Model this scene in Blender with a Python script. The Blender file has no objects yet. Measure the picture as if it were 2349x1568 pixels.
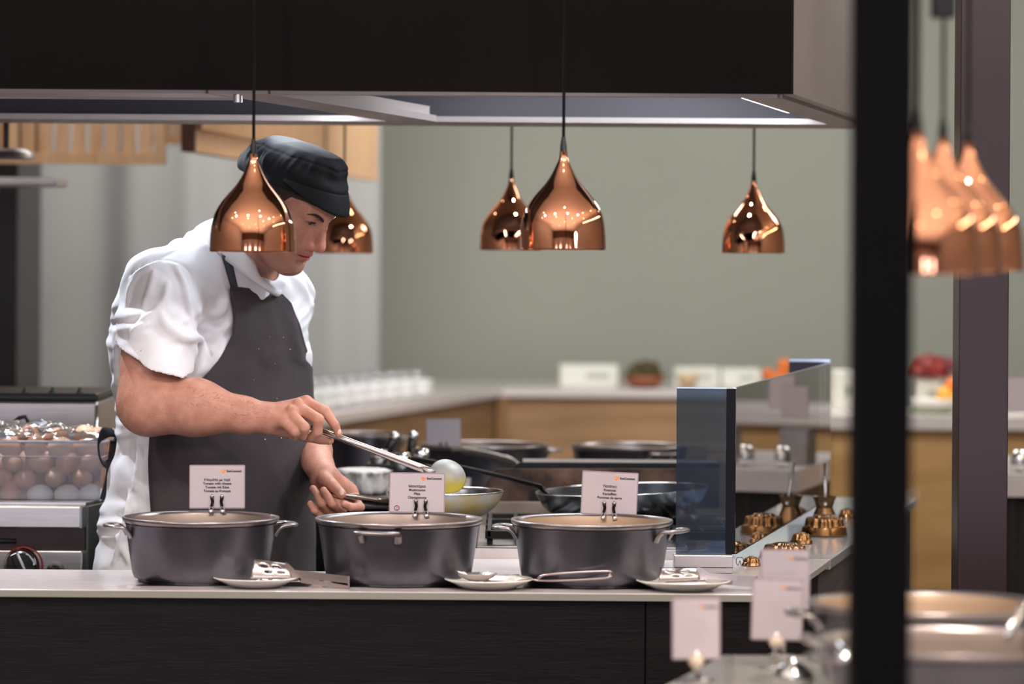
import bpy, bmesh, math, random
import numpy as np
from mathutils import Vector, Matrix, noise as mnoise

random.seed(7)
sc = bpy.context.scene
COL = sc.collection
PI = math.pi
# ---------------------------------------------------------------- camera frame
W, H = 2349, 1568
F = 8000.0            # focal length in pixels
CX, CY = 1174.5, 575.0  # principal point (horizon height)
RHO = 0.007
ZE = 1.52             # eye height
SK = 0.2125           # x shift per metre of depth of the kitchen's receding lines

def UV(px, py):
    a, b = px - CX, py - CY
    return a * math.cos(RHO) + b * math.sin(RHO), -a * math.sin(RHO) + b * math.cos(RHO)

def P(px, py, d):
    u, v = UV(px, py)
    return Vector((u * d / F, d, ZE - v * d / F))

def onz(px, py, z):
    """point at height z seen at pixel (px,py)"""
    u, v = UV(px, py)
    d = (ZE - z) * F / v
    return Vector((u * d / F, d, z))

def px2m(n, d):
    return n * d / F

cam = bpy.data.cameras.new('camera')
cam.sensor_width = 36.0
cam.lens = F / W * 36.0
cam.shift_y = -(H / 2 - CY) / W
cam.clip_end = 60
cam.dof.use_dof = True
cam.dof.focus_distance = 6.86
cam.dof.aperture_fstop = 3.2
camo = bpy.data.objects.new('camera', cam)
COL.objects.link(camo)
camo.location = (0, 0, ZE)
camo.rotation_euler = (Matrix.Rotation(PI / 2, 3, 'X') @ Matrix.Rotation(RHO, 3, 'Z')).to_euler()
sc.camera = camo

# ---------------------------------------------------------------- materials
def S(r, g, b, k=1.0):
    out = []
    for c in (r, g, b):
        c = c / 255.0
        c = c / 12.92 if c <= 0.04045 else ((c + 0.055) / 1.055) ** 2.4
        out.append(c * k)
    return tuple(out) + (1.0,)

MATS = {}
def mat(name, col=(0.5, 0.5, 0.5, 1), rough=0.5, metal=0.0, var=0.0, scale=8.0, bump=0.0, bscale=None, stretch=(1, 1, 1), col2=None,
        spec=0.5, coat=0.0, aniso=0.0, sss=0.0, rvar=0.0, detail=4.0, sharp=None, sheen=0.0):
    if name in MATS: return MATS[name]
    m = bpy.data.materials.new(name); MATS[name] = m
    m.use_nodes = True
    nt = m.node_tree; b = nt.nodes['Principled BSDF']
    b.inputs['Base Color'].default_value = col
    b.inputs['Roughness'].default_value = rough
    b.inputs['Metallic'].default_value = metal
    b.inputs['Specular IOR Level'].default_value = spec
    b.inputs['Coat Weight'].default_value = coat
    b.inputs['Anisotropic'].default_value = aniso
    b.inputs['Sheen Weight'].default_value = sheen
    if sss:
        b.inputs['Subsurface Weight'].default_value = sss
        b.inputs['Subsurface Radius'].default_value = (0.012, 0.004, 0.002)
        b.inputs['Subsurface Scale'].default_value = 1.0
    if var or bump or rvar:
        tc = nt.nodes.new('ShaderNodeTexCoord')
        mp = nt.nodes.new('ShaderNodeMapping'); mp.inputs['Scale'].default_value = stretch
        nt.links.new(tc.outputs['Object'], mp.inputs['Vector'])
        n = nt.nodes.new('ShaderNodeTexNoise'); n.inputs['Scale'].default_value = scale; n.inputs['Detail'].default_value = detail
        nt.links.new(mp.outputs['Vector'], n.inputs['Vector'])
        if var:
            r = nt.nodes.new('ShaderNodeValToRGB')
            c2 = col2 or tuple(c * (1 - var) for c in col[:3]) + (1,)
            c1 = col if col2 else tuple(min(1, c * (1 + var)) for c in col[:3]) + (1,)
            lo, hi = sharp or (0.3, 0.7)
            r.color_ramp.elements[0].position = lo; r.color_ramp.elements[1].position = hi
            r.color_ramp.elements[0].color = c2; r.color_ramp.elements[1].color = c1
            nt.links.new(n.outputs['Fac'], r.inputs['Fac'])
            nt.links.new(r.outputs['Color'], b.inputs['Base Color'])
        if rvar:
            mr = nt.nodes.new('ShaderNodeMapRange')
            mr.inputs['To Min'].default_value = max(0.02, rough - rvar); mr.inputs['To Max'].default_value = rough + rvar
            nt.links.new(n.outputs['Fac'], mr.inputs['Value']); nt.links.new(mr.outputs['Result'], b.inputs['Roughness'])
        if bump:
            n2 = nt.nodes.new('ShaderNodeTexNoise'); n2.inputs['Scale'].default_value = bscale or scale; n2.inputs['Detail'].default_value = 3
            nt.links.new(mp.outputs['Vector'], n2.inputs['Vector'])
            bp = nt.nodes.new('ShaderNodeBump'); bp.inputs['Strength'].default_value = 1.0; bp.inputs['Distance'].default_value = bump
            nt.links.new(n2.outputs['Fac'], bp.inputs['Height']); nt.links.new(bp.outputs['Normal'], b.inputs['Normal'])
    return m

def emit(name, col, k):
    m = bpy.data.materials.new(name); m.use_nodes = True
    b = m.node_tree.nodes['Principled BSDF']
    b.inputs['Base Color'].default_value = (0.8, 0.8, 0.8, 1)
    b.inputs['Emission Color'].default_value = col; b.inputs['Emission Strength'].default_value = k
    return m

def sheer(name, tint, haze_col, haze, gloss=0.0, rough=0.02, ior=1.5, glosscol=(1, 1, 1, 1)):
    """thin clear or milky sheet: transparent + diffuse haze + fresnel gloss"""
    m = bpy.data.materials.new(name); m.use_nodes = True
    nt = m.node_tree; nt.nodes.remove(nt.nodes['Principled BSDF']); out = nt.nodes['Material Output']
    t = nt.nodes.new('ShaderNodeBsdfTransparent'); t.inputs['Color'].default_value = tint
    d = nt.nodes.new('ShaderNodeBsdfDiffuse'); d.inputs['Color'].default_value = haze_col
    mx = nt.nodes.new('ShaderNodeMixShader'); mx.inputs['Fac'].default_value = haze
    nt.links.new(t.outputs[0], mx.inputs[1]); nt.links.new(d.outputs[0], mx.inputs[2])
    g = nt.nodes.new('ShaderNodeBsdfGlossy'); g.inputs['Roughness'].default_value = rough; g.inputs['Color'].default_value = glosscol
    fr = nt.nodes.new('ShaderNodeFresnel'); fr.inputs['IOR'].default_value = ior
    ad = nt.nodes.new('ShaderNodeMath'); ad.operation = 'ADD'; ad.use_clamp = True; ad.inputs[1].default_value = gloss
    nt.links.new(fr.outputs[0], ad.inputs[0])
    m2 = nt.nodes.new('ShaderNodeMixShader'); nt.links.new(ad.outputs[0], m2.inputs['Fac'])
    nt.links.new(mx.outputs[0], m2.inputs[1]); nt.links.new(g.outputs[0], m2.inputs[2])
    nt.links.new(m2.outputs[0], out.inputs['Surface'])
    return m

# ---------------------------------------------------------------- object helpers
def tag(o, label=None, cat=None, group=None, kind=None):
    if label: o['label'] = label
    if cat: o['category'] = cat
    if group: o['group'] = group
    if kind: o['kind'] = kind
    return o

def obj(name, me, m=None, parent=None, smooth=False, loc=None, bevel=0.0, auto=None):
    if isinstance(me, bmesh.types.BMesh):
        bm = me; bmesh.ops.recalc_face_normals(bm, faces=bm.faces[:])
        me = bpy.data.meshes.new(name); bm.to_mesh(me); bm.free()
    o = bpy.data.objects.new(name, me); COL.objects.link(o)
    if m is not None and not me.materials:
        for mm in (m if isinstance(m, (list, tuple)) else [m]): me.materials.append(mm)
    if smooth:
        me.polygons.foreach_set('use_smooth', [True] * len(me.polygons))
        if auto is not None:
            me.update()
            me.set_sharp_from_angle(angle=math.radians(auto))
    if parent is not None: o.parent = parent
    if loc is not None: o.location = loc
    if bevel:
        b = o.modifiers.new('bevel', 'BEVEL'); b.width = bevel; b.segments = 2; b.limit_method = 'ANGLE'
    return o

def empty(name, loc, label=None, cat=None, group=None, rz=0.0):
    o = bpy.data.objects.new(name, None); COL.objects.link(o)
    o.location = loc; o.rotation_euler = (0, 0, rz); o.empty_display_size = 0.05
    return tag(o, label, cat, group)

def add_box(bm, x0, x1, y0, y1, z0, z1, M=None, sk=0.0):
    vs = []
    for z in (z0, z1):
        for (x, y) in ((x0, y0), (x1, y0), (x1, y1), (x0, y1)):
            v = Vector((x + sk * (y - y0), y, z))
            vs.append(bm.verts.new(M @ v if M else v))
    for f in ((0, 1, 2, 3), (4, 5, 6, 7), (0, 1, 5, 4), (1, 2, 6, 5), (2, 3, 7, 6), (3, 0, 4, 7)):
        bm.faces.new([vs[i] for i in f])
    return vs

def box(x0, x1, y0, y1, z0, z1, M=None, sk=0.0):
    bm = bmesh.new(); add_box(bm, x0, x1, y0, y1, z0, z1, M, sk); return bm

def add_prism(bm, pts, z0, z1):
    a = [bm.verts.new((p[0], p[1], z0)) for p in pts]; b = [bm.verts.new((p[0], p[1], z1)) for p in pts]
    n = len(pts)
    bm.faces.new(a); bm.faces.new(b)
    for i in range(n): bm.faces.new((a[i], a[(i + 1) % n], b[(i + 1) % n], b[i]))

def prism(pts, z0, z1):
    bm = bmesh.new(); add_prism(bm, pts, z0, z1); return bm

def add_lathe(bm, prof, seg=48, c=(0, 0, 0), rf=None, M=None):
    """prof: list of (r,z). rf(r,z,theta,i)->r"""
    rings = []
    for i, (r, z) in enumerate(prof):
        ring = []
        if r < 1e-6:
            v = Vector((c[0], c[1], c[2] + z)); ring = [bm.verts.new(M @ v if M else v)]
        else:
            for k in range(seg):
                t = 2 * PI * k / seg
                rr = rf(r, z, t, i) if rf else r
                v = Vector((c[0] + rr * math.cos(t), c[1] + rr * math.sin(t), c[2] + z))
                ring.append(bm.verts.new(M @ v if M else v))
        rings.append(ring)
    for a, b in zip(rings, rings[1:]):
        if len(a) == 1 and len(b) == 1: continue
        if len(a) == 1:
            for k in range(seg): bm.faces.new((a[0], b[k], b[(k + 1) % seg]))
        elif len(b) == 1:
            for k in range(seg): bm.faces.new((b[0], a[k], a[(k + 1) % seg]))
        else:
            for k in range(seg): bm.faces.new((a[k], a[(k + 1) % seg], b[(k + 1) % seg], b[k]))

def lathe(prof, seg=48, c=(0, 0, 0), rf=None, M=None):
    bm = bmesh.new(); add_lathe(bm, prof, seg, c, rf, M); return bm

def add_tube(bm, pts, r, seg=10, flat=1.0, up=None, caps=True, M=None):
    """r scalar or list; flat squashes along the 'up' side"""
    pts = [Vector(p) for p in pts]; n = len(pts)
    rs = r if isinstance(r, (list, tuple)) else [r] * n
    up = Vector(up) if up is not None else None
    rings = []; prev = None
    for i, p in enumerate(pts):
        t = (pts[min(i + 1, n - 1)] - pts[max(i - 1, 0)]).normalized()
        if up is not None:
            s = t.cross(up)
            if s.length < 1e-4: s = t.orthogonal()
            s.normalize(); q = s.cross(t).normalized()
        else:
            if prev is None: s = t.orthogonal().normalized()
            else: s = (prev - t * prev.dot(t)).normalized()
            prev = s; q = t.cross(s).normalized()
        ring = []
        for k in range(seg):
            a = 2 * PI * k / seg
            v = p + s * math.cos(a) * rs[i] + q * math.sin(a) * rs[i] * flat
            ring.append(bm.verts.new(M @ v if M else v))
        rings.append(ring)
    for a, b in zip(rings, rings[1:]):
        for k in range(seg): bm.faces.new((a[k], a[(k + 1) % seg], b[(k + 1) % seg], b[k]))
    if caps: bm.faces.new(rings[0]); bm.faces.new(rings[-1])

def tube(pts, r, seg=10, flat=1.0, up=None, caps=True, M=None):
    bm = bmesh.new(); add_tube(bm, pts, r, seg, flat, up, caps, M); return bm

def spline(pts, n=8):
    """catmull-rom"""
    pts = [Vector(p) for p in pts]; out = []
    for i in range(len(pts) - 1):
        p0 = pts[max(i - 1, 0)]; p1 = pts[i]; p2 = pts[i + 1]; p3 = pts[min(i + 2, len(pts) - 1)]
        for k in range(n):
            t = k / n
            out.append(0.5 * ((2 * p1) + (p2 - p0) * t + (2 * p0 - 5 * p1 + 4 * p2 - p3) * t * t + (3 * p1 - p0 - 3 * p2 + p3) * t ** 3))
    out.append(pts[-1]); return out

def copy_tree(o, parent=None):
    c = o.copy(); COL.objects.link(c); c.parent = parent
    for ch in [x for x in o.children]: copy_tree(ch, c)
    return c

def interp(x, xs, ys):
    return float(np.interp(x, xs, ys))

def text_mesh(name, s, size, m, parent, loc, rot=(PI / 2, 0, 0), align='CENTER', ext=0.0003, bold=0.0):
    cu = bpy.data.curves.new(name, 'FONT'); cu.body = s; cu.size = size; cu.align_x = align; cu.extrude = ext
    cu.offset = bold; cu.resolution_u = 3
    t = bpy.data.objects.new(name, cu); COL.objects.link(t)
    dg = bpy.context.evaluated_depsgraph_get()
    me = bpy.data.meshes.new_from_object(t.evaluated_get(dg)); me.name = name
    bpy.data.objects.remove(t); bpy.data.curves.remove(cu)
    me.materials.clear(); me.materials.append(m)
    o = bpy.data.objects.new(name, me); COL.objects.link(o); o.parent = parent; o.location = loc; o.rotation_euler = rot
    return o

# ---------------------------------------------------------------- implicit surfaces -> mesh
def V3(p): return np.array(p, dtype=np.float64)

def s_cone(p, a, b, ra, rb):
    a = V3(a); b = V3(b); ab = b - a; L2 = float(ab @ ab)
    t = np.clip(((p - a) @ ab) / L2, 0, 1)
    q = p - (a + t[:, None] * ab)
    return np.sqrt((q * q).sum(1)) - (ra + (rb - ra) * t)

def s_ell(p, c, r):
    q = (p - V3(c)) / V3(r); k = np.sqrt((q * q).sum(1))
    return (k - 1) * min(r) * (0.5 + 0.5 * np.clip(k, 0, 2)) if False else (k - 1) * min(r)

def smin(a, b, k):
    h = np.clip(0.5 + 0.5 * (b - a) / k, 0, 1)
    return b * (1 - h) + a * h - k * h * (1 - h)

def smax(a, b, k): return -smin(-a, -b, k)

def s_chain(p, pts, rs, k=0.002):
    d = None
    for i in range(len(pts) - 1):
        e = s_cone(p, pts[i], pts[i + 1], rs[i], rs[i + 1])
        d = e if d is None else smin(d, e, k)
    return d

def nets(sdf, lo, hi, h, guard=2.2):
    lo = V3(lo); hi = V3(hi); B = 8
    nb = np.maximum(1, np.ceil((hi - lo) / (h * B)).astype(int)); n = nb * B + 1
    bi = np.stack(np.meshgrid(*[np.arange(k) for k in nb], indexing='ij'), -1).reshape(-1, 3)
    cen = lo + (bi + 0.5) * B * h
    dc = sdf(cen)
    near = np.abs(dc) < B * h * 0.87 * guard
    Vv = np.ones(tuple(n), dtype=np.float32)
    for b, s in zip(bi[~near], dc[~near]):
        if s < 0: Vv[b[0] * B:b[0] * B + B + 1, b[1] * B:b[1] * B + B + 1, b[2] * B:b[2] * B + B + 1] = -1
    loc = np.stack(np.meshgrid(*[np.arange(B + 1)] * 3, indexing='ij'), -1).reshape(-1, 3)
    nbk = bi[near]
    CH = 400
    for s in range(0, len(nbk), CH):
        bb = nbk[s:s + CH]
        idx = (bb[:, None, :] * B + loc[None]).reshape(-1, 3)
        d = sdf(lo + idx * h)
        Vv[idx[:, 0], idx[:, 1], idx[:, 2]] = d
    ins = Vv < 0
    c = np.zeros(tuple(n - 1), dtype=np.int8)
    for i in (0, 1):
        for j in (0, 1):
            for k in (0, 1):
                c += ins[i:n[0] - 1 + i, j:n[1] - 1 + j, k:n[2] - 1 + k]
    act = (c > 0) & (c < 8)
    ci = np.argwhere(act)
    acc = np.zeros((len(ci), 3)); cnt = np.zeros(len(ci))
    corners = [(i, j, k) for i in (0, 1) for j in (0, 1) for k in (0, 1)]
    for a in corners:
        for ax in range(3):
            if a[ax] == 1: continue
            b = list(a); b[ax] = 1
            va = Vv[ci[:, 0] + a[0], ci[:, 1] + a[1], ci[:, 2] + a[2]].astype(float)
            vb = Vv[ci[:, 0] + b[0], ci[:, 1] + b[1], ci[:, 2] + b[2]].astype(float)
            m = (va < 0) != (vb < 0)
            t = np.zeros(len(ci)); t[m] = va[m] / (va[m] - vb[m])
            pt = np.tile(np.array(a, float), (len(ci), 1)); pt[:, ax] += t
            acc[m] += pt[m]; cnt[m] += 1
    verts = lo + (ci + acc / np.maximum(cnt, 1)[:, None]) * h
    ids = np.full(tuple(n - 1), -1, dtype=np.int64); ids[ci[:, 0], ci[:, 1], ci[:, 2]] = np.arange(len(ci))
    faces = []
    for ax in range(3):
        o1, o2 = [(1, 2), (2, 0), (0, 1)][ax]
        sl0 = [slice(None)] * 3; sl1 = [slice(None)] * 3
        sl0[ax] = slice(0, -1); sl1[ax] = slice(1, None)
        A = ins[tuple(sl0)]; Bn = ins[tuple(sl1)]
        e = np.argwhere(A != Bn)
        e = e[(e[:, o1] > 0) & (e[:, o2] > 0) & (e[:, o1] < n[o1] - 1) & (e[:, o2] < n[o2] - 1)]
        sgn = A[e[:, 0], e[:, 1], e[:, 2]]
        def cid(d1, d2):
            q = e.copy(); q[:, o1] -= d1; q[:, o2] -= d2
            return ids[q[:, 0], q[:, 1], q[:, 2]]
        f = np.stack([cid(1, 1), cid(0, 1), cid(0, 0), cid(1, 0)], 1)
        f[~sgn] = f[~sgn][:, ::-1]
        faces.append(f)
    faces = np.concatenate(faces)
    faces = faces[(faces >= 0).all(1)]
    return verts, faces

def join_nets(parts):
    vs, fs, o = [], [], 0
    for v, f in parts:
        vs.append(v); fs.append(f + o); o += len(v)
    return np.concatenate(vs), np.concatenate(fs)

def relax(v, f, it=1, lam=0.5):
    """one or two light smoothing passes"""
    for _ in range(it):
        acc = np.zeros_like(v); cnt = np.zeros(len(v))
        for i in range(4):
            for j in (1, 3):
                np.add.at(acc, f[:, i], v[f[:, (i + j) % 4]]); np.add.at(cnt, f[:, i], 1)
        v = v + lam * (acc / np.maximum(cnt, 1)[:, None] - v)
    return v

def np_mesh(name, v, f):
    me = bpy.data.meshes.new(name)
    me.vertices.add(len(v)); me.vertices.foreach_set('co', v.astype(np.float32).ravel())
    me.loops.add(len(f) * 4); me.loops.foreach_set('vertex_index', f.astype(np.int32).ravel())
    me.polygons.add(len(f)); me.polygons.foreach_set('loop_start', np.arange(0, len(f) * 4, 4, dtype=np.int32))
    me.polygons.foreach_set('loop_total', np.full(len(f), 4, dtype=np.int32))
    me.update(calc_edges=True); me.validate()
    me.polygons.foreach_set('use_smooth', [True] * len(me.polygons))
    return me

def hit(sdf, px, py, d0=6.7, d1=7.7):
    """first point of the surface along the line through a pixel"""
    ds = np.linspace(d0, d1, 500); u, v = UV(px, py)
    pts = np.stack([u * ds / F, ds, ZE - v * ds / F], 1)
    s = sdf(pts); k = np.argmax(s < 0)
    if s[k] >= 0: k = int(np.argmin(s))
    return Vector(pts[k])
# ================================================================ MATERIALS
M_white = mat('quartz', S(208, 200, 200), 0.22, var=0.05, scale=30, coat=0.2)
M_edge = mat('quartz_edge', S(176, 172, 164), 0.4)
M_darkwood = mat('dark_wood', S(20, 15, 17), 0.5, spec=0.2, var=0.35, scale=6, stretch=(1.5, 1, 22), bump=0.0006, bscale=14)
M_hoodface = mat('hood_paint', S(12, 7, 8), 0.6, var=0.08, scale=5, spec=0.06)
M_steel = mat('brushed_steel', S(190, 186, 184), 0.32, 1.0, var=0.12, scale=10, stretch=(1, 1, 14), rvar=0.1)
M_steel_dk = mat('dull_steel', S(150, 146, 146), 0.42, 1.0, var=0.2, scale=7, rvar=0.12)
M_chrome = mat('chrome', S(225, 225, 225), 0.12, 1.0)
M_pan = mat('pan_steel', S(165, 170, 172), 0.25, 1.0, var=0.25, scale=14, rvar=0.12)
M_castal = mat('cast_pot', S(100, 98, 106), 0.30, 0.8, var=0.12, scale=20, bump=0.0001, bscale=260, rvar=0.04)
M_castrim = mat('cast_rim', S(150, 142, 142), 0.3, 0.9)
M_castin = mat('pot_lining', S(140, 126, 118), 0.4, 0.5, var=0.1, scale=9)
M_castin_tan = mat('pot_lining_tan', S(168, 142, 118), 0.42, 0.3, var=0.1, scale=9)
M_black = mat('black_plastic', S(16, 15, 17), 0.4)
M_glossblack = mat('hob_glass', S(12, 11, 14), 0.06, coat=0.5)
M_iron = mat('cast_iron', S(22, 21, 23), 0.5, 0.3, var=0.4, scale=25, bump=0.0008, bscale=60)
M_rust = mat('scorched_steel', S(124, 94, 76), 0.5, 0.2, var=0.5, scale=16, col2=S(26, 19, 17), sharp=(0.35, 0.75), bump=0.0005, detail=8)
M_copper = mat('polished_copper', S(238, 168, 132), 0.035, 1.0, rvar=0.01, scale=3)
M_copper_in = mat('copper_inside', S(225, 160, 130), 0.3, 0.6)
M_oak = mat('oak', S(160, 126, 90), 0.5, var=0.3, scale=2.4, stretch=(1, 1, 7), col2=S(128, 96, 66))
M_pine = mat('pine', S(222, 184, 146), 0.55, var=0.2, scale=5, stretch=(9, 9, 1), col2=S(196, 152, 112))
M_pine_dk = mat('stained_wood', S(96, 66, 46), 0.6, var=0.2, scale=5, stretch=(5, 5, 1))
M_wall = mat('sage_wall', S(158, 160, 150), 0.85, var=0.03, scale=1.2)
M_wall_l = mat('pale_wall', S(190, 186, 180), 0.8)
M_drape = mat('pale_panel', S(158, 157, 156), 0.7)
M_floor = mat('floor_tile', S(120, 112, 106), 0.4, var=0.15, scale=1.5)
M_ceil = mat('ceiling_paint', S(205, 198, 190), 0.9)
M_col = mat('black_column_paint', S(11, 11, 13), 0.6, spec=0.08)
M_col2 = mat('brown_column_paint', S(50, 36, 38), 0.34, 0.2, var=0.05, scale=3)
M_plate = mat('china', S(232, 230, 224), 0.12, coat=0.4)
M_card = mat('card', S(190, 180, 186), 0.5, var=0.015, scale=40)
M_cardb = mat('card_border', S(160, 140, 148), 0.35)
M_ink = mat('ink', S(60, 44, 54), 0.6)
M_ink_l = mat('ink_light', S(150, 130, 138), 0.6)
M_orange = mat('logo_orange', S(246, 176, 96), 0.5, var=0.3, scale=200, col2=S(232, 110, 92))
M_mold = mat('antique_copper', S(150, 112, 76), 0.2, 1.0, var=0.2, scale=22, rvar=0.1)
M_cezve = mat('dark_copper', S(120, 92, 66), 0.3, 0.9, var=0.25, scale=20)
M_egg = mat('brown_egg', S(206, 150, 116), 0.5, var=0.1, scale=60)
M_egg2 = mat('tan_egg', S(222, 184, 150), 0.5, var=0.06, scale=60)
M_eggw = mat('white_egg', S(236, 232, 228), 0.45)

# ================================================================ ROOM SHELL
RX0, RX1, RY0, RY1, RZ = -5.2, 6.2, -4.0, 16.2, 3.3
tag(obj('floor', box(RX0, RX1, RY0, RY1, -0.1, 0), M_floor), kind='structure')
tag(obj('ceiling', box(RX0, RX1, RY0, RY1, RZ, RZ + 0.1), M_ceil), kind='structure')
tag(obj('wall_back', box(RX0, RX1, RY1, RY1 + 0.15, 0, RZ), M_wall), kind='structure')
tag(obj('wall_left', box(RX0 - 0.15, RX0, RY0, RY1, 0, RZ), M_wall_l), kind='structure')
tag(obj('wall_right', box(RX1, RX1 + 0.15, RY0, RY1, 0, RZ), M_wall_l), kind='structure')
tag(obj('wall_front', box(RX0, RX1, RY0 - 0.15, RY0, 0, RZ), M_wall_l), kind='structure')

# pale folded wall covering left of the sage wall
bm = bmesh.new()
xa, xb = P(40, 600, 14.6).x, P(868, 600, 14.6).x
cols = 160; prev = None
for i in range(cols + 1):
    t = i / cols; x = xa + (xb - xa) * t; px = 40 + 828 * t
    y = 14.75 - 0.045 * math.exp(-((px - 285) / 45) ** 2) - 0.04 * math.exp(-((px - 435) / 38) ** 2) - 0.06 * math.exp(-((px - 772) / 52) ** 2) - 0.03 * math.sin(px * 0.021)
    ring = [bm.verts.new((x, yy, zz)) for (yy, zz) in ((y, 0.0), (y, RZ - 0.01), (y + 0.06, RZ - 0.01), (y + 0.06, 0.0))]
    if prev:
        for k in range(4): bm.faces.new((prev[k], prev[(k + 1) % 4], ring[(k + 1) % 4], ring[k]))
    else: bm.faces.new(ring)
    prev = ring
bm.faces.new(prev)
tag(obj('curtain', bm, M_drape, smooth=True, auto=50), 'pale grey floor-length drape with soft vertical folds left of the sage wall', 'curtain')

# dark niche at the far left
tag(obj('cabinet', box(-3.0, P(40, 600, 12).x, 12.0, 12.6, 0, 2.02), M_black, bevel=0.004), 'tall black cabinet at the far left edge behind the egg tub', 'cabinet')

# shelves at the left edge
t = empty('wall_shelf', P(20, 418, 9.6), 'white shelf end with rounded tip level with the cap, far left', 'shelf')
c0 = P(142, 412, 9.6)
obj('shelf_board', box(-1.0, 0.0 + (c0.x - t.location.x), -0.12, 0.14, -0.012, 0.012), M_white, t, bevel=0.008)
bm = bmesh.new(); add_box(bm, -1.0, -0.05, 0.06, 0.14, -0.03, -0.012); obj('bracket', bm, M_steel_dk, t)
t = empty('heat_lamp', P(15, 352, 8.6), 'dark flat lamp housing hanging at the far left above the white shelf', 'lamp')
bm = bmesh.new(); add_lathe(bm, [(0.0, 0.012), (0.05, 0.012), (0.066, 0.0), (0.07, -0.012), (0.062, -0.014), (0.0, -0.004)], 40); obj('shade', bm, M_steel_dk, t, smooth=True, auto=40)
bm = bmesh.new(); add_tube(bm, [(0, 0, 0.012), (0, 0, RZ - t.location.z)], 0.006); obj('rod', bm, M_black, t)

# slatted timber baffles under the far ceiling
def slat_panel(name, x0, x1, y, zb, n, label, gap_from=0.0, height=0.75):
    t = empty(name, (x0, y, zb), label, 'slatted panel', 'slatted timber panels hung from the ceiling')
    L = x1 - x0
    obj('bottom_rail', box(0, L, 0, 0.05, 0, 0.035), M_pine, t)
    obj('top_rail', box(0, L, 0, 0.05, height - 0.05, height), M_pine, t)
    w = L / n
    for i in range(n):
        obj('slat', box(i * w + w * 0.03, i * w + w * 0.8, 0.01, 0.035, 0.035, height - 0.05), M_pine, t)
    if gap_from: obj('back_board', box(0, gap_from, 0.04, 0.055, 0.035, height - 0.05), M_pine, t)
    obj('end_board', box(L, L + 0.03, 0.0, 0.05, 0, height), M_pine, t)
    for s in (0.2, 0.8):
        obj('hanger', box(L * s - 0.01, L * s + 0.01, 0.02, 0.03, height, RZ - zb), M_black, t)
    return t
zb1 = P(0, 374, 11).z
slat_panel('slatted_panel', P(-260, 374, 11).x, P(355, 374, 11).x, 11, zb1, 16, 'slatted pine panel hanging at the far left behind the hood, with see-through gaps', gap_from=0.5)
q = P(440, 331, 12.6)
slat_panel('slatted_panel', P(352, 331, 12.6).x, q.x - 0.004, 12.6, q.z, 4, 'short slatted pine panel between the left panel and the boxed panel')
# long boxed panel running away to the right
A = P(446, 338, 9.6); B = P(866, 407, 9.6 * (UV(446, 338)[1]) / UV(866, 407)[1])
t = empty('boxed_panel', A, 'long boxed panel of fine pine slats hanging behind the cap', 'slatted panel', rz=math.atan2(B.y - A.y, B.x - A.x))
L = math.hypot(B.x - A.x, B.y - A.y)
obj('side_board', box(0, L, 0.0, 0.03, 0, 0.8), M_pine, t)
obj('bottom_board', box(0, L, -0.004, 0.034, -0.012, -0.0005), M_pine, t)
obj('end_board', box(-0.02, 0, -0.004, 0.034, -0.012, 0.8), M_pine_dk, t)
for i in range(54):
    s = i * L / 54 * 0.6
    obj('slat', box(s, s + 0.026, -0.022, 0.0, 0.05, 0.8), M_pine, t)
obj('seam_strip', box(L * 0.62, L * 0.63, -0.012, 0.0, 0.0, 0.8), M_pine_dk, t)
for s in (0.15, 0.85): obj('hanger', box(L * s - 0.01, L * s + 0.01, 0.005, 0.025, 0.8, RZ - A.z), M_black, t)

# ================================================================ EXTRACTOR HOOD
HZ = P(1174, 210, 6.4).z; HX0 = -2.6; HX1 = P(1815, 209, 6.4).x; HD = 1.66; HT = RZ
hood = empty('extractor_hood', (HX1, 6.4, HZ), 'large dark brown extractor hood with steel inside, spanning over the cook', 'extractor hood')
def hp(x, y): return (x - HX1 + SK * (y - 6.4), y - 6.4)   # local plan point; x measured along the near edge
def hbox(bm, x0, x1, y0, y1, z0, z1):
    add_prism(bm, [hp(x0, y0), hp(x1, y0), hp(x1, y1), hp(x0, y1)], z0 - HZ, z1 - HZ)
bm = bmesh.new(); hbox(bm, HX0, HX1, 6.4, 6.43, HZ, HT); obj('front_panel', bm, M_hoodface, hood)
bm = bmesh.new(); hbox(bm, HX1 - 0.025, HX1 - 0.0005, 6.4302, 6.4 + HD, HZ + 0.001, HT); obj('side_panel', bm, mat('hood_side', S(168, 160, 160), 0.4, 0.4, var=0.06, scale=6), hood)
bm = bmesh.new(); hbox(bm, HX0, HX0 + 0.03, 6.43, 6.4 + HD, HZ, HT); obj('side_panel', bm, M_steel, hood)
bm = bmesh.new(); hbox(bm, HX0, HX1, 6.4 + HD - 0.03, 6.4 + HD, HZ, HT); obj('rear_panel', bm, mat('hood_inside', S(84, 80, 86), 0.45, 0.3), hood)
bm = bmesh.new(); hbox(bm, HX0, HX1, 6.43, 6.4 + HD, HZ + 0.42, HZ + 0.45); obj('filter_deck', bm, mat('hood_inside'), hood)
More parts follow.
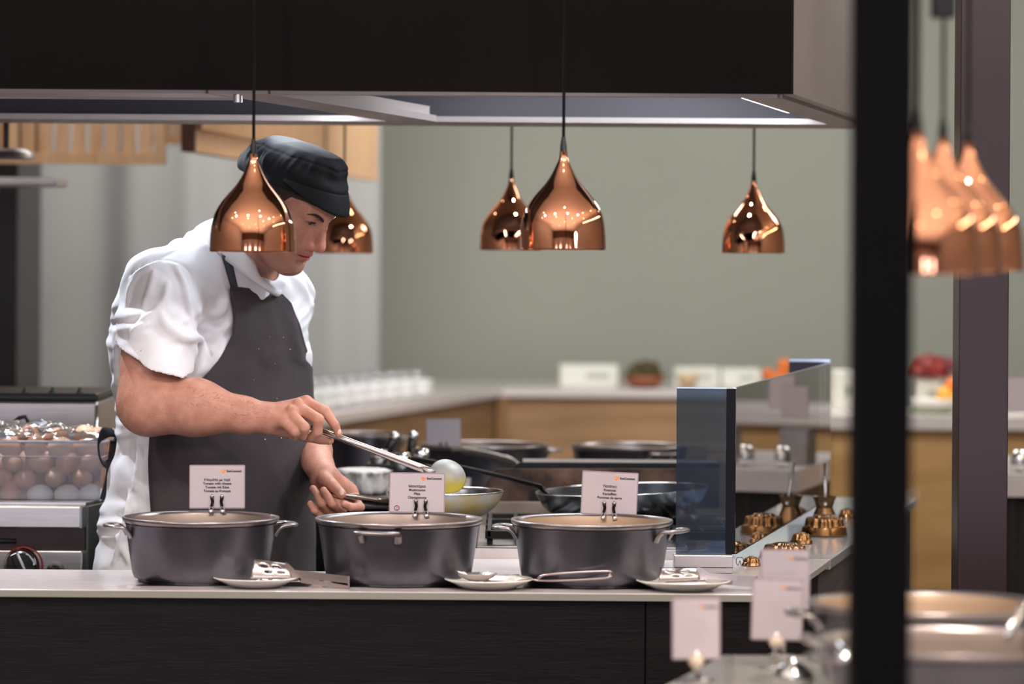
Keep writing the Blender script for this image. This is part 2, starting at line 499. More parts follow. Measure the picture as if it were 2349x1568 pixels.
# drip channel lips
dxx = P(522, 207, 6.4).x
bm = bmesh.new()
hbox(bm, HX0, dxx - 0.05, 6.432, 6.62, HZ - 0.006, HZ + 0.006); hbox(bm, dxx + 0.07, HX1 - 0.03, 6.432, 6.47, HZ - 0.006, HZ + 0.006); hbox(bm, HX0, dxx - 0.05, 6.62, 6.626, HZ - 0.010, HZ + 0.012)
hbox(bm, HX0, HX1 - 0.03, 6.4 + HD - 0.30, 6.4 + HD - 0.031, HZ - 0.006, HZ + 0.006)
hbox(bm, HX1 - 0.10, HX1 - 0.026, 6.472, 6.4 + HD - 0.302, HZ - 0.006, HZ + 0.006)
M_trimh = mat('hood_trim', S(176, 166, 162), 0.45, 0.3)
obj('drip_channel', bm, M_trimh, hood)
dx = P(522, 207, 6.4).x
bm = bmesh.new(); hbox(bm, dx - 0.03, dx + 0.05, 6.432, 6.4 + HD - 0.302, HZ + 0.0085, HZ + 0.028); hbox(bm, dx - 0.045, dx + 0.065, 6.432, 6.4 + HD - 0.302, HZ - 0.006, HZ + 0.008)
obj('divider_beam', bm, M_trimh, hood)
bm = bmesh.new(); q = P(546, 222, 6.46)
add_lathe(bm, [(0, 0.018), (0.0085, 0.018), (0.0085, -0.010), (0.0, -0.010)], 20, c=(q.x - HX1, 0.06, q.z - HZ)); obj('drain_plug', bm, M_chrome, hood, smooth=True, auto=40)
M_tubeL = emit('hood_tube_glow', (0.85, 0.92, 1.0, 1), 26.0)
for xl in (HX1 - 0.19, dx - 0.17):
    bm = bmesh.new(); hbox(bm, xl, xl + 0.07, 7.0, 7.72, HZ + 0.03, HZ + 0.07); c = obj('light_fitting', bm, M_steel, hood)
    bm = bmesh.new(); hbox(bm, xl + 0.008, xl + 0.062, 7.02, 7.70, HZ + 0.018, HZ + 0.0298); obj('light_tube', bm, M_tubeL, c)

# ================================================================ PENDANT LAMPS
LP = [(9, 0), (9.8, 12), (12.5, 22), (17.5, 33), (27.5, 53), (41, 73.5), (59, 94), (75, 114), (87, 135), (93.5, 155), (96.5, 175), (98, 196), (99, 224)]
def pendant(px, pyb, d, label, group='copper pendant lamps', k=None):
    k = 6.2 / F
    lo = P(px, pyb, d)
    t = empty('pendant_lamp', lo, label, 'pendant lamp', group)
    prof = [(r * k, (224 - y) * k) for r, y in LP]
    pr = spline([(r, z, 0) for r, z in prof], 5)
    outer = [(p.x, p.y) for p in pr]
    bm = bmesh.new(); add_lathe(bm, outer + [(outer[-1][0] - 0.0012, -0.0008), (outer[-1][0] - 0.0018, 0.0)], 96)
    obj('lamp_shade', bm, M_copper, t, smooth=True, auto=60)
    inner = [(max(r - 0.0022, 0.001), z - 0.0005) for r, z in outer][1:]
    obj('shade_lining', lathe(inner, 64), M_copper_in, t, smooth=True)
    zt = 224 * k
    obj('cord_grip', lathe([(0, zt + 34 * k), (4.5 * k, zt + 34 * k), (5.5 * k, zt + 26 * k), (7.5 * k, zt + 14 * k), (8 * k, zt), (0, zt)], 24), M_black, t, smooth=True, auto=50)
    obj('cord', tube([(0, 0, zt + 30 * k), (0, 0, RZ - lo.z)], 0.0028, 8), M_black, t, smooth=True)
    b = obj('bulb', lathe([(0, 0.035), (0.018, 0.042), (0.026, 0.06), (0.022, 0.08), (0.012, 0.1), (0.012, 0.12), (0, 0.12)], 24), mat('frosted_bulb', S(235, 225, 205), 0.4), t, smooth=True)
    return t
pendant(580, 577, 6.2, 'polished copper pendant lamp hanging in front of the cook\'s cheek')
pendant(1291, 572, 6.2, 'large polished copper pendant lamp in the middle, overlapping a smaller one')
pendant(789, 580, 9.1, 'small copper pendant lamp just beyond the cook\'s face')
pendant(1172, 573, 8.55, 'copper pendant lamp partly hidden behind the large middle one')
pendant(1728, 580, 8.45, 'copper pendant lamp hanging alone left of the black column')
pendant(2219, 619, 4.75, 'blurred copper pendant lamp rightmost of the three right of the black column')
pendant(2161, 623, 4.5, 'blurred copper pendant lamp in the middle of the three right of the black column')
pendant(2103, 627, 4.25, 'blurred copper pendant lamp nearest the black column, mostly behind it')
q = P(2164, 20, 4.42)
bm = bmesh.new(); add_box(bm, -0.015, 0.015, -0.015, 0.015, -0.012, 0.02); c = obj('cord_connector', bm, M_black, loc=q, bevel=0.003)
tag(c, 'small black cord connector box at the top right above the copper lamps', 'connector')

# ================================================================ COLUMNS
def column(name, xl, xr, d, dep, m, label, studs=()):
    a = P(xl, 900, d).x; b = P(xr, 900, d).x
    t = empty(name, ((a + b) / 2, d, 0), label, 'column')
    w = (b - a) / 2
    obj('shaft', box(-w, w, 0, dep, 0, RZ), m, t, bevel=0.002)
    for py, sx in studs:
        z = P(xr, py, d).z
        bm = bmesh.new(); add_lathe(bm, [(0, 0.006), (0.004, 0.005), (0.005, 0.0), (0, 0)], 14, M=Matrix.Translation((w, dep * 0.3, z)) @ Matrix.Rotation(PI / 2, 4, 'Y'))
        obj('stud', bm, M_chrome, t, smooth=True)
    return t
column('black_column', 1959, 2093, 3.7, 0.062, M_col, 'slim near-black steel column in the right foreground', [(1141, 0)])
column('brown_column', 2199, 2313, 7.0, 0.1, M_col2, 'dark brown column behind the three right-hand lamps')

# ================================================================ FRONT COUNTER
CT = 0.9
fc = empty('front_counter', (0, 6.4, 0), 'long serving counter with white stone top and dark wood front', 'counter')
def cp(x, y): return (x + SK * (y - 6.4), y)
FX0 = -2.6; FX1 = (1795 - CX) * 6.4 / F
# corner of island: right edge continues backwards
def lp(x, y): q = cp(x, y); return (q[0], q[1] - 6.4)
FB = 7.06
FM = P(742, 1300, 6.72).x - SK * 0.32; FB1 = 6.725
obj('worktop', prism([lp(FX0, 6.327), lp(FX1 + 0.012, 6.327), lp(FX1 + 0.012, FB), lp(FM, FB), lp(FM, FB1), lp(FX0, FB1)], CT - 0.0135, CT), M_white, fc, bevel=0.0015)
bx = bmesh.new()
add_prism(bx, [lp(FX0, 6.36), lp(FX1 - 0.01, 6.36), lp(FX1 - 0.01, FB - 0.02), lp(FM + 0.02, FB - 0.02), lp(FM + 0.02, FB1 - 0.02), lp(FX0, FB1 - 0.02)], 0.10, CT - 0.0140)
obj('carcass', bx, M_black, fc)
obj('edge_strip', prism([lp(FX0, 6.3255), lp(FX1 + 0.012, 6.3255), lp(FX1 + 0.012, 6.3268), lp(FX0, 6.3268)], CT - 0.0133, CT - 0.0012), mat('edge_strip_grey', S(150, 147, 138), 0.5), fc)
for (a, b) in ((FX0, P(14, 1400, 6.4).x), (P(16, 1400, 6.4).x, P(1493, 1400, 6.4).x), (P(1496, 1400, 6.4).x, FX1 - 0.012)):
    obj('front_panel', prism([lp(a, 6.337), lp(b, 6.337), lp(b, 6.359), lp(a, 6.359)], 0.10, CT - 0.0145), M_darkwood, fc, bevel=0.0008)
obj('plinth', prism([lp(FX0, 6.42), lp(FX1 - 0.05, 6.42), lp(FX1 - 0.05, FB1 - 0.05), lp(FX0, FB1 - 0.05)], 0, 0.1), M_black, fc)
obj('upstand', prism([lp(P(1050, 1280, 7.06).x - .14, FB - 0.035), lp(P(1560, 1280, 7.06).x - .14, FB - 0.035), lp(P(1560, 1280, 7.06).x - .14, FB), lp(P(1050, 1280, 7.06).x - .14, FB)], CT, CT + 0.018), M_white, fc)
# induction hobs set into the top
for i, (a, b, lab) in enumerate(((305, 700, 'leftmost black glass hob under the tomato pot'), (735, 1120, 'middle black glass hob under the mushroom pot'), (1150, 1500, 'right black glass hob under the potato pot'))):
    A0 = onz(a, 1348, CT).x; B0 = onz(b, 1348, CT).x
    o = obj('induction_hob', prism([cp(A0, 6.405), cp(B0, 6.405), cp(B0, 6.675), cp(A0, 6.675)], CT + 0.0002, CT + 0.0010), M_glossblack)
    tag(o, lab, 'hob', 'induction hobs in the front counter')

# island with moulds
isl = empty('island_counter', (FX1, FB, 0), 'side counter with pale stone top and dark wood side carrying the copper moulds', 'counter')
ID = 8.86; IW = (2870 - 1680) / 635 * 0.62 * 0 + 0.0
xl0 = onz(1680, 1212, CT); 
IL = xl0.x - SK * (xl0.y - 6.4)       # near-line x of the left edge
def ip(x, y): return (x + SK * (y - 6.4) - FX1, y - FB)
obj('worktop', prism([ip(IL, FB + 0.002), ip(FX1 + 0.012, FB + 0.002), ip(FX1 + 0.012, ID), ip(IL, ID)], CT - 0.021, CT), mat('pale_stone', S(196, 202, 208), 0.13, var=0.03, scale=20, coat=0.3), isl, bevel=0.002)
obj('side_panel', prism([ip(IL + 0.02, FB + 0.002), ip(FX1 - 0.004, FB + 0.002), ip(FX1 - 0.004, ID - 0.02), ip(IL + 0.02, ID - 0.02)], 0.1, CT - 0.022), mat('grey_wood', S(84, 78, 80), 0.5, var=0.3, scale=8, stretch=(1, 1, 18)), isl)
obj('plinth', prism([ip(IL + 0.05, FB + 0.02), ip(FX1 - 0.05, FB + 0.02), ip(FX1 - 0.05, ID - 0.05), ip(IL + 0.05, ID - 0.05)], 0, 0.1), M_black, isl)

# ---------------------------------------------------------------- POTS
def pot_profile(R, h):
    return [(0, 0.004), (R * 0.80, 0.004), (R * 0.84, 0.006), (R * 0.865, 0.014), (R * 0.885, 0.03), (R * 0.955, h - 0.016), (R * 0.965, h - 0.012)]
def cooking_pot(px, pyrim, d, R, hang, label, lining=None, h=0.119, sit=None, group='cast aluminium pots along the counters', name='cooking_pot'):
    sit = CT + 0.0012 if sit is None else sit
    u, v = UV(px, pyrim)
    t = empty(name, (u * d / F, d, sit), label, 'pot', group)
    pr = pot_profile(R, h)
    bm = bmesh.new(); add_lathe(bm, [(0, 0.0), (R * 0.79, 0.0)] + pr[1:] , 80); obj('pot_body', bm, M_castal, t, smooth=True, auto=50)
    bm = bmesh.new(); add_lathe(bm, [(R * 0.958, h - 0.011), (R * 0.99, h - 0.0075), (R, h - 0.004), (R * 0.995, h - 0.0005), (R * 0.975, h), (R * 0.945, h - 0.003), (R * 0.93, h - 0.010)], 80); obj('rim', bm, M_castrim, t, smooth=True)
    bm = bmesh.new(); add_lathe(bm, [(R * 0.935, h - 0.006), (R * 0.90, h - 0.02), (R * 0.86, 0.03), (R * 0.80, 0.012), (0, 0.010)], 80); obj('pot_lining', bm, lining or M_castin, t, smooth=True)
    for a in hang:
        Mx = Matrix.Rotation(a, 4, 'Z') @ Matrix.Translation((R * 0.94, 0, h - 0.026))
        w = 0.037; o = 0.037
        pts = spline([(-0.004, -w * 0.92, -0.010), (0.003, -w * 0.98, 0.002), (0.012, -w, 0.0085), (o * 0.72, -w * 0.95, 0.010), (o * 0.95, -w * 0.6, 0.010), (o, 0, 0.010), (o * 0.95, w * 0.6, 0.010), (o * 0.72, w * 0.95, 0.010), (0.012, w, 0.0085), (0.003, w * 0.98, 0.002), (-0.004, w * 0.92, -0.010)], 5)
        bm = bmesh.new(); add_tube(bm, pts, 0.0078, 12, flat=0.5, up=(0, 0, 1), M=Mx)
        obj('handle', bm, M_castrim if a != hang[0] or len(hang) > 1 else M_castrim, t, smooth=True)
    return t
rad = math.radians
POT1 = cooking_pot(461, 1183, 6.52, 0.1467, [rad(192), rad(14)], 'dark grey cast pot behind the tomato with cheese sign')
POT2 = cooking_pot(915, 1190, 6.52, 0.157, [rad(-102), rad(78)], 'dark cast pot in the middle behind the mushrooms sign')
POT3 = cooking_pot(1358, 1193, 6.52, 0.152, [rad(176), rad(-22)], 'dark cast pot with tan lining behind the potatoes sign', lining=M_castin_tan)

# ---------------------------------------------------------------- SIGN CARDS
def sign(px, pyb, d, w, h, yaw, roll, lines, label, clip=True, badge=False, group='food name cards', tilt=-0.05, bold=True, logo=True, clipx=0.0, dark=False):
    t = empty('food_sign', P(px, pyb, d), label, 'sign', group, rz=yaw)
    t.rotation_euler = (tilt, roll, yaw)
    def rr(bm, w, z0, z1, y, th, rc):
        pts = []
        for (cx, cz, a0) in ((w / 2 - rc, z1 - rc, 0), (-w / 2 + rc, z1 - rc, 90), (-w / 2 + rc, z0 + rc, 180), (w / 2 - rc, z0 + rc, 270)):
            for k in range(5):
                a = rad(a0 + 22.5 * k); pts.append((cx + rc * math.cos(a), cz + rc * math.sin(a)))
        a_ = [bm.verts.new((x, y, z)) for x, z in pts]; b_ = [bm.verts.new((x, y + th, z)) for x, z in pts]
        bm.faces.new(a_); bm.faces.new(b_)
        for i in range(len(pts)): bm.faces.new((a_[i], a_[(i + 1) % len(pts)], b_[(i + 1) % len(pts)], b_[i]))
    bm = bmesh.new(); rr(bm, w, 0, h, 0.0, 0.002, 0.0025); obj('frame', bm, M_cardb, t)
    bm = bmesh.new(); rr(bm, w - 0.004, 0.002, h - 0.0025, -0.0006, 0.0012, 0.0015); obj('card', bm, M_card, t)
    k = w / 0.108
    if lines:
        y0 = h * 0.635
        for i, s in enumerate(lines):
            text_mesh('lettering', s, 0.0066 * k, M_ink, t, (0, -0.0011, y0 - i * 0.0072 * k), bold=0.00012)
    if logo:
        bm = bmesh.new(); hx, hz, hs = w * 0.11, h * 0.855, 0.0052 * k
        pts = []
        for i in range(28):
            a = 2 * PI * i / 28
            pts.append((hx + hs * 0.062 * 16 * math.sin(a) ** 3, hz + hs * 0.055 * (13 * math.cos(a) - 5 * math.cos(2 * a) - 2 * math.cos(3 * a) - math.cos(4 * a))))
        a_ = [bm.verts.new((x, -0.0008, z)) for x, z in pts]; b_ = [bm.verts.new((x, -0.0011, z)) for x, z in pts]
        bm.faces.new(a_); bm.faces.new(b_)
        for i in range(28): bm.faces.new((a_[i], a_[(i + 1) % 28], b_[(i + 1) % 28], b_[i]))
        obj('logo_heart', bm, M_orange, t)
        text_mesh('logo_lettering', 'SunConnect', 0.0058 * k, M_ink, t, (w * 0.17, -0.0011, h * 0.835), align='LEFT', bold=0.00016)
        text_mesh('tagline', 'life is good', 0.0026 * k, M_ink_l, t, (w * 0.175, -0.0009, h * 0.79), align='LEFT') if False else None
    if badge:
        bm = bmesh.new(); ring = [(0.0046 * math.cos(a), 0.0046 * math.sin(a)) for a in [2 * PI * i / 24 for i in range(25)]]
        add_tube(bm, [(-w * 0.36 + x, -0.0012, h * 0.12 + z) for x, z in ring], 0.0005, 6); obj('round_badge', bm, M_ink, t)
        bm = bmesh.new(); add_tube(bm, [(-w * 0.36, -0.0012, h * 0.12 - 0.003), (-w * 0.36 + 0.001, -0.0012, h * 0.12 + 0.0025)], 0.0012, 8, flat=0.4, up=(0, 1, 0)); obj('badge_mark', bm, M_orange, t)
    if clip:
        for s in (-0.0095, 0.0095):
            c = bmesh.new(); x = s * k + clipx * w
            pts = spline([(x, -0.002, 0.0235), (x, -0.0045, 0.020), (x - s * 0.12, -0.0055, 0.013), (x + s * 0.1, -0.006, 0.003), (x + s * 0.15, -0.007, -0.004)], 5)
            add_tube(c, pts, [0.0042 * (1 - 0.35 * math.sin(PI * i / (len(pts) - 1))) for i in range(len(pts))], 10, flat=0.45, up=(0, 1, 0))
            cl = obj('clip', c, mat('black_chrome', S(40, 34, 34), 0.15, 0.9), t, smooth=True)
            c = bmesh.new(); add_tube(c, [(x + s * 0.1, -0.0065, 0.004), (x + s * 0.18, -0.009, -0.004), (x + s * 0.2, -0.012, -0.008)], 0.0045, 10, flat=0.7, up=(0, 1, 0)); obj('clip_jaw', c, M_chrome, cl, smooth=True)
            c = bmesh.new(); add_lathe(c, [(0, 0.0035), (0.0025, 0.0025), (0.0035, 0), (0.0025, -0.0025), (0, -0.0035)], 12, c=(x, -0.003, 0.024)); obj('clip_knob', c, M_chrome, cl, smooth=True)
    return t
L1 = ['Ντομάτα με τυρί', 'Tomato with cheese', 'Tomate mit Käse', 'Tomate au fromage']
L2 = ['Μανιτάρια', 'Mushrooms', 'Pilze', 'Champignons']
L3 = ['Πατάτες', 'Potatoes', 'Kartoffeln', 'Pommes de terre']
sign(498, 1166, 6.66, 0.1065, 0.0835, 0.0, -0.008, L1, 'white name card reading Tomato with cheese, clipped to the leftmost pot')
sign(956, 1176, 6.665, 0.1065, 0.077, 0.0, 0.008, L2, 'white name card reading Mushrooms with a round badge, clipped to the middle pot', badge=True, clipx=0.07)
sign(1396, 1181, 6.66, 0.108, 0.083, 0.05, 0.045, L3, 'white name card reading Potatoes, leaning on the right pot')
# back line
sign(1018, 1036, 9.0, 0.09, 0.086, 0.0, -0.02, ['Πατάτες', 'Rice', 'Reis'][:0], 'blurred pale card clipped to the far pot behind the spoon', logo=False, clip=True)

# ---------------------------------------------------------------- PLATES + TONGS
def plate(px, py, d, R, label):
    u, v = UV(px, py)
    t = obj('plate', lathe([(0, 0.0015), (R * 0.52, 0.0015), (R * 0.56, 0.0), (R * 0.62, 0.0005), (R * 0.88, 0.0115), (R, 0.0155), (R * 0.985, 0.0175), (R * 0.88, 0.0138), (R * 0.64, 0.0055), (0, 0.004)], 64), M_plate, smooth=True, loc=(u * d / F, d, CT + 0.0012))
    return tag(t, label, 'plate', 'white spoon rest plates')
plate(587, 1335, 6.41, 0.079, 'small white plate in front of the left pot, under the slotted tongs')
plate(1121, 1337, 6.41, 0.082, 'small white plate between middle and right pot, holding a spoon')
plate(1568, 1340, 6.41, 0.088, 'white plate at the right end of the counter, partly blurred')

M_tong = mat('tong_steel', S(196, 184, 180), 0.25, 0.95)
def tongs(d, quad, quad2, up, lo, label):
    """built from the outline of the head plate (TL,TR,BR,BL), the resting lower plate and the two arms"""
    t = empty('serving_tongs', P(quad[3][0], quad[3][1], d), label, 'tongs', 'steel serving tongs')
    R = lambda px, py, dd=0.0: P(px, py, d + dd) - t.location
    def plate_grid(q, dtop, dbot, holes, name):
        bm = bmesh.new(); nx, nz = 15, 9; g = {}
        TL, TR, BR, BL = q
        for i in range(nx + 1):
            for j in range(nz + 1):
                s, r = i / nx, j / nz
                top = (TL[0] + (TR[0] - TL[0]) * s, TL[1] + (TR[1] - TL[1]) * s); bot = (BL[0] + (BR[0] - BL[0]) * s, BL[1] + (BR[1] - BL[1]) * s)
                g[i, j] = bm.verts.new(R(top[0] + (bot[0] - top[0]) * r, top[1] + (bot[1] - top[1]) * r, dtop + (dbot - dtop) * r - 0.006 * math.sin(PI * r)))
        for i in range(nx):
            for j in range(nz):
                if not (holes and (i, j) in HOLES): bm.faces.new((g[i, j], g[i + 1, j], g[i + 1, j + 1], g[i, j + 1]))
        o = obj(name, bm, M_tong, t, smooth=True); so = o.modifiers.new('solid', 'SOLIDIFY'); so.thickness = 0.0012
    HOLES = {(i, j) for i in (3, 4, 5) for j in (2,)} | {(i, j) for i in (8, 9, 10) for j in (2,)} | {(i, j) for i in (5, 6, 7) for j in (5,)} | {(i, j) for i in (10, 11, 12) for j in (5,)}
    plate_grid(quad, 0.012, -0.008, True, 'slotted_head')
    plate_grid(quad2, 0.030, 0.010, False, 'lower_head')
    def band(pts, w, name):
        bm = bmesh.new(); rr = []
        for (px, py, dd, wz) in pts:
            c = R(px, py, dd); rr.append([bm.verts.new(c + Vector((0, sy * 0.0006, sz * wz))) for sy, sz in ((-1, -1), (1, -1), (1, 1), (-1, 1))])
        for a, b in zip(rr, rr[1:]):
            for k in range(4): bm.faces.new((a[k], a[(k + 1) % 4], b[(k + 1) % 4], b[k]))
        bm.faces.new(rr[0]); bm.faces.new(rr[-1]); obj(name, bm, M_tong, t)
    band(up, 0, 'upper_arm'); band(lo, 0, 'lower_arm')
    return t
tongs(6.40, [(582, 1281), (660, 1292), (668, 1326), (574, 1327)], [(598, 1316), (676, 1322), (692, 1334), (596, 1336)],
      [(655, 1306, 0.0, 0.014), (664, 1308, -0.004, 0.011), (676, 1315, -0.008, 0.007), (730, 1321, -0.02, 0.0065), (797, 1329, -0.040, 0.0065), (802, 1336, -0.036, 0.0128), (802, 1337, -0.022, 0.0128)],
      [(802, 1337, -0.022, 0.0128), (798, 1348, -0.020, 0.0045), (745, 1339, -0.004, 0.0045), (690, 1329, 0.010, 0.0055)], 'steel slotted tongs lying across the left white plate')
tongs(6.40, [(1514, 1301), (1600, 1301), (1604, 1330), (1511, 1334)], [(1530, 1322), (1610, 1322), (1622, 1334), (1526, 1336)],
      [(1600, 1314, 0.0, 0.012), (1612, 1315, -0.002, 0.010), (1626, 1320, -0.004, 0.006), (1690, 1325, -0.012, 0.0055), (1733, 1328, -0.02, 0.0052), (1738, 1333, -0.016, 0.010), (1738, 1334, -0.004, 0.010)],
      [(1738, 1334, -0.004, 0.010), (1734, 1341, 0.0, 0.005), (1680, 1336, 0.01, 0.005), (1620, 1330, 0.012, 0.005)], 'blurred steel tongs on the rightmost white plate')
# spoon with looped steel grip on the middle plate
t = empty('serving_spoon', P(1060, 1320, 6.41), 'steel serving spoon with long looped handle resting on the middle plate', 'spoon')
def rel(t, p): return Vector(p) - t.location
hp_ = [P(1235, 1326, 6.40), P(1262, 1316, 6.39), P(1390, 1309, 6.37), P(1398, 1316, 6.37), P(1388, 1325, 6.37), P(1275, 1331, 6.40), P(1225, 1330, 6.41)]
obj('handle', tube([rel(t, p) for p in spline(hp_, 6)], 0.0042, 10, flat=0.6, up=(0, 0, 1)), M_tong, t, smooth=True)
obj('neck', tube([rel(t, p) for p in spline([P(1232, 1328, 6.41), P(1170, 1333, 6.41), P(1110, 1334, 6.41)], 5)], [0.004] * 5 + [0.006] * 6, 10, flat=0.5, up=(0, 0, 1)), M_tong, t, smooth=True)
bm = bmesh.new(); cen = rel(t, P(1095, 1328, 6.41)) + Vector((0, 0, 0.004))
for i in range(13):
    pass
add_lathe(bm, [(0, -0.009), (0.012, -0.007), (0.022, -0.001), (0.028, 0.006), (0.0285, 0.0068), (0.022, 0.001), (0.012, -0.005), (0, -0.007)], 32, M=Matrix.Translation(cen) @ Matrix.Diagonal((1.3, 1, 1, 1)))
obj('bowl', bm, M_tong, t, smooth=True)
t = empty('butter_knife', P(1048, 1312, 6.41), 'short steel knife leaning on the middle plate, tip up to the left', 'knife')
obj('blade', tube([rel(t, P(1046, 1309, 6.41)), rel(t, P(1062, 1318, 6.41)), rel(t, P(1082, 1328, 6.41))], [0.002, 0.006, 0.004], 10, flat=0.35, up=(0, 1, 0)), M_tong, t, smooth=True)
obj('handle', tube([rel(t, P(1082, 1328, 6.41)), rel(t, P(1130, 1333, 6.44))], 0.004, 10, flat=0.6, up=(0, 0, 1)), M_tong, t, smooth=True)
# ================================================================ GLASS GUARD
G_blue = sheer('blue_reflection_glass', (0.40, 0.50, 0.62, 1), (0.085, 0.115, 0.17, 1), 0.22, gloss=0.02)  # blue reflection put into the tint and a diffuse haze layer
G_clear = sheer('guard_glass', (0.72, 0.75, 0.76, 1), (0.3, 0.3, 0.32, 1), 0.03, gloss=0.22)
gl = P(1550, 1290, 6.76); gr = P(1676, 1290, 6.76)
zt = P(1610, 891, 6.76).z
zb = P(1610, 1270, 6.76).z
gd = 8.34
SKG = 0.2090
t = empty('glass_guard', (gr.x, 6.76, CT), 'tall glass guard with blue-reflecting end pane on a metal foot, right of the potato pot', 'glass guard')
X = lambda x: x - gr.x
obj('end_pane', box(X(gl.x), X(gr.x) - 0.010, 0.0, 0.008, zb - CT, zt - CT), G_blue, t)
obj('pane_edge', box(X(gr.x) - 0.0098, X(gr.x) + 0.0075, -0.001, 0.0135, zb - CT, zt - CT), mat('glass_edge', S(7, 10, 22), 0.5, spec=0.2), t)
obj('top_edge', box(X(gl.x), X(gr.x) - 0.010, 0.0, 0.008, zt - CT + 0.0002, zt - CT + 0.0025), mat('bright_edge', S(190, 210, 235), 0.2, 0.6), t)
def gp(x, y): return (x + SKG * (y - 6.76), y - 6.76)
obj('side_pane', prism([gp(0.0005, 6.775), gp(0.0065, 6.775), gp(0.0065, gd), gp(0.0005, gd)], zb - CT, zt - CT), G_clear, t)
obj('side_top_edge', prism([gp(0.0005, 6.775), gp(0.0065, 6.775), gp(0.0065, gd), gp(0.0005, gd)], zt - CT + 0.0002, zt - CT + 0.0018), M_chrome, t)
obj('side_channel', prism([gp(0.0, 6.79), gp(0.007, 6.79), gp(0.007, gd), gp(0.0, gd)], zb - CT - 0.0022, zb - CT - 0.0002), M_black, t)
x0, x1 = X(P(1546, 1290, 6.74).x), X(P(1681, 1290, 6.74).x)
obj('metal_foot', box(x0, x1, -0.025, 0.028, 0.0005, zb - CT - 0.0003), mat('satin_aluminium', S(205, 200, 200), 0.35, 0.8), t, bevel=0.0015)
obj('foot_groove', box(x0 + 0.001, x1 - 0.001, -0.0262, -0.0252, 0.011, 0.0122), M_black, t)
obj('side_foot', prism([gp(-0.012, 6.80), gp(0.020, 6.80), gp(0.020, gd), gp(-0.012, gd)], 0.0005, 0.006), mat('satin_aluminium'), t) if False else None
# far end pane
t2 = empty('glass_guard', (P(1810, 830, gd + 0.02).x, gd + 0.02, CT), 'far dark end pane of a second glass guard with bright top edge', 'glass guard')
w = P(1904, 830, gd + 0.02).x - t2.location.x
zt2 = P(1857, 829, gd + 0.02).z - CT
obj('pane', box(0, w, 0, 0.008, 0.03, zt2), sheer('smoked_glass', (0.24, 0.2, 0.26, 1), (0.08, 0.07, 0.11, 1), 0.5, gloss=0.03), t2)
obj('top_edge', box(0, w, 0, 0.01, zt2 + 0.0003, zt2 + 0.005), mat('bright_edge'), t2)
obj('foot', box(-0.002, w + 0.002, -0.01, 0.018, 0.0005, 0.03), mat('satin_aluminium'), t2)

# ================================================================ COPPER MOULDS
def mould(cx, pyb, wpx, big, label, hs=1.0):
    u, v = UV(cx, pyb); d = (ZE - CT) * F / v
    R = wpx / 2 * d / F
    n = 14 if big else 11
    def rf(r, z, th, i):
        if i < 5: return r
        return r * (1 + 0.055 * math.cos(n * th) * (1 if i < 14 else 0.6))
    k = R
    if big:
        prof = [(0.96, 0.0), (1.0, 0.004 / 0.057), (0.99, 0.02), (0.93, 0.33), (0.90, 0.37), (0.83, 0.38), (0.80, 0.42), (0.74, 0.70), (0.70, 0.74), (0.62, 0.765), (0.50, 0.765), (0.46, 0.79), (0.40, 0.86), (0.30, 0.87), (0.2, 0.88), (0.1, 0.885), (0, 0.875)]
    else:
        prof = [(0.96, 0.0), (1.0, 0.03), (0.98, 0.08), (0.88, 0.30), (0.85, 0.34), (0.80, 0.36), (0.78, 0.42), (0.68, 0.72), (0.60, 0.80), (0.48, 0.83), (0.34, 0.86), (0.26, 0.93), (0.16, 0.95), (0, 0.92)]
    pr = spline([(r * k, z * k * hs, 0) for r, z in prof], 2)
    bm = lathe([(max(p.x, 0), p.y) for p in pr][:-1] + [(0, prof[-1][1] * k * hs)], 112, rf=lambda r, z, th, i: rf(r, z, th, i / 2))
    t = obj('jelly_mould', bm, M_mold, smooth=True, auto=60, loc=(u * d / F, d, CT + 0.0005))
    return tag(t, label, 'mould', 'copper jelly moulds on the side counter')
mould(1891, 1228, 110, True, 'large fluted copper mould in front of the coffee pot, beside the black column')
mould(1838, 1246, 54, False, 'small fluted copper mould in the middle, left of the big fluted one')
mould(1800, 1281, 118, True, 'large copper mould behind the blurred foreground name cards', 0.72)
mould(1724, 1297, 46, False, 'small copper mould beside the guard foot, in front of a big one')
mould(1944, 1186, 44, False, 'small copper mould farthest right, touching the black column edge')

def cezve(cx, pyb, hx, hy, label):
    u, v = UV(cx, pyb); d = (ZE - CT) * F / v; k = d / F
    t = empty('coffee_pot', (u * k, d, CT + 0.0005), label, 'coffee pot', 'long-handled copper coffee pots')
    prof = [(0, 0.001), (30, 0), (32, 2), (31, 10), (26, 28), (20, 42), (19, 46), (23, 58), (27, 68), (28, 70), (26, 69), (18, 46), (24, 28), (28, 8), (0, 6)]
    obj('body', lathe([(r * k, z * k) for r, z in prof], 40), M_cezve, t, smooth=True, auto=60)
    a = Vector(P(hx[0], hy[0], d - 0.026)) - t.location; b = Vector(P(hx[1], hy[1], d + 0.030)) - t.location
    bm = bmesh.new(); add_tube(bm, [a, a.lerp(b, 0.5), b], [0.0042, 0.004, 0.0048], 10, flat=0.3, up=(0, 1, 0)); h = obj('handle', bm, M_steel_dk, t, smooth=True)
    bm = bmesh.new(); add_lathe(bm, [(0, 0.003), (0.003, 0.002), (0.0042, 0)], 14, M=Matrix.Translation(a + Vector((0, -0.002, 0))) @ Matrix.Rotation(PI / 2, 4, 'X')); obj('rivet', bm, M_chrome, h, smooth=True)
    bm = bmesh.new(); add_lathe(bm, [(0, 0.0008), (0.0018, 0.0008), (0.0018, 0)], 12, M=Matrix.Translation(b + Vector((0, -0.0018, -0.006))) @ Matrix.Rotation(PI / 2, 4, 'X')); obj('hanging_hole', bm, M_black, h)
cezve(1891, 1208, (1893, 1894), (1156, 1062), 'dark copper coffee pot with upright handle behind the big fluted mould')
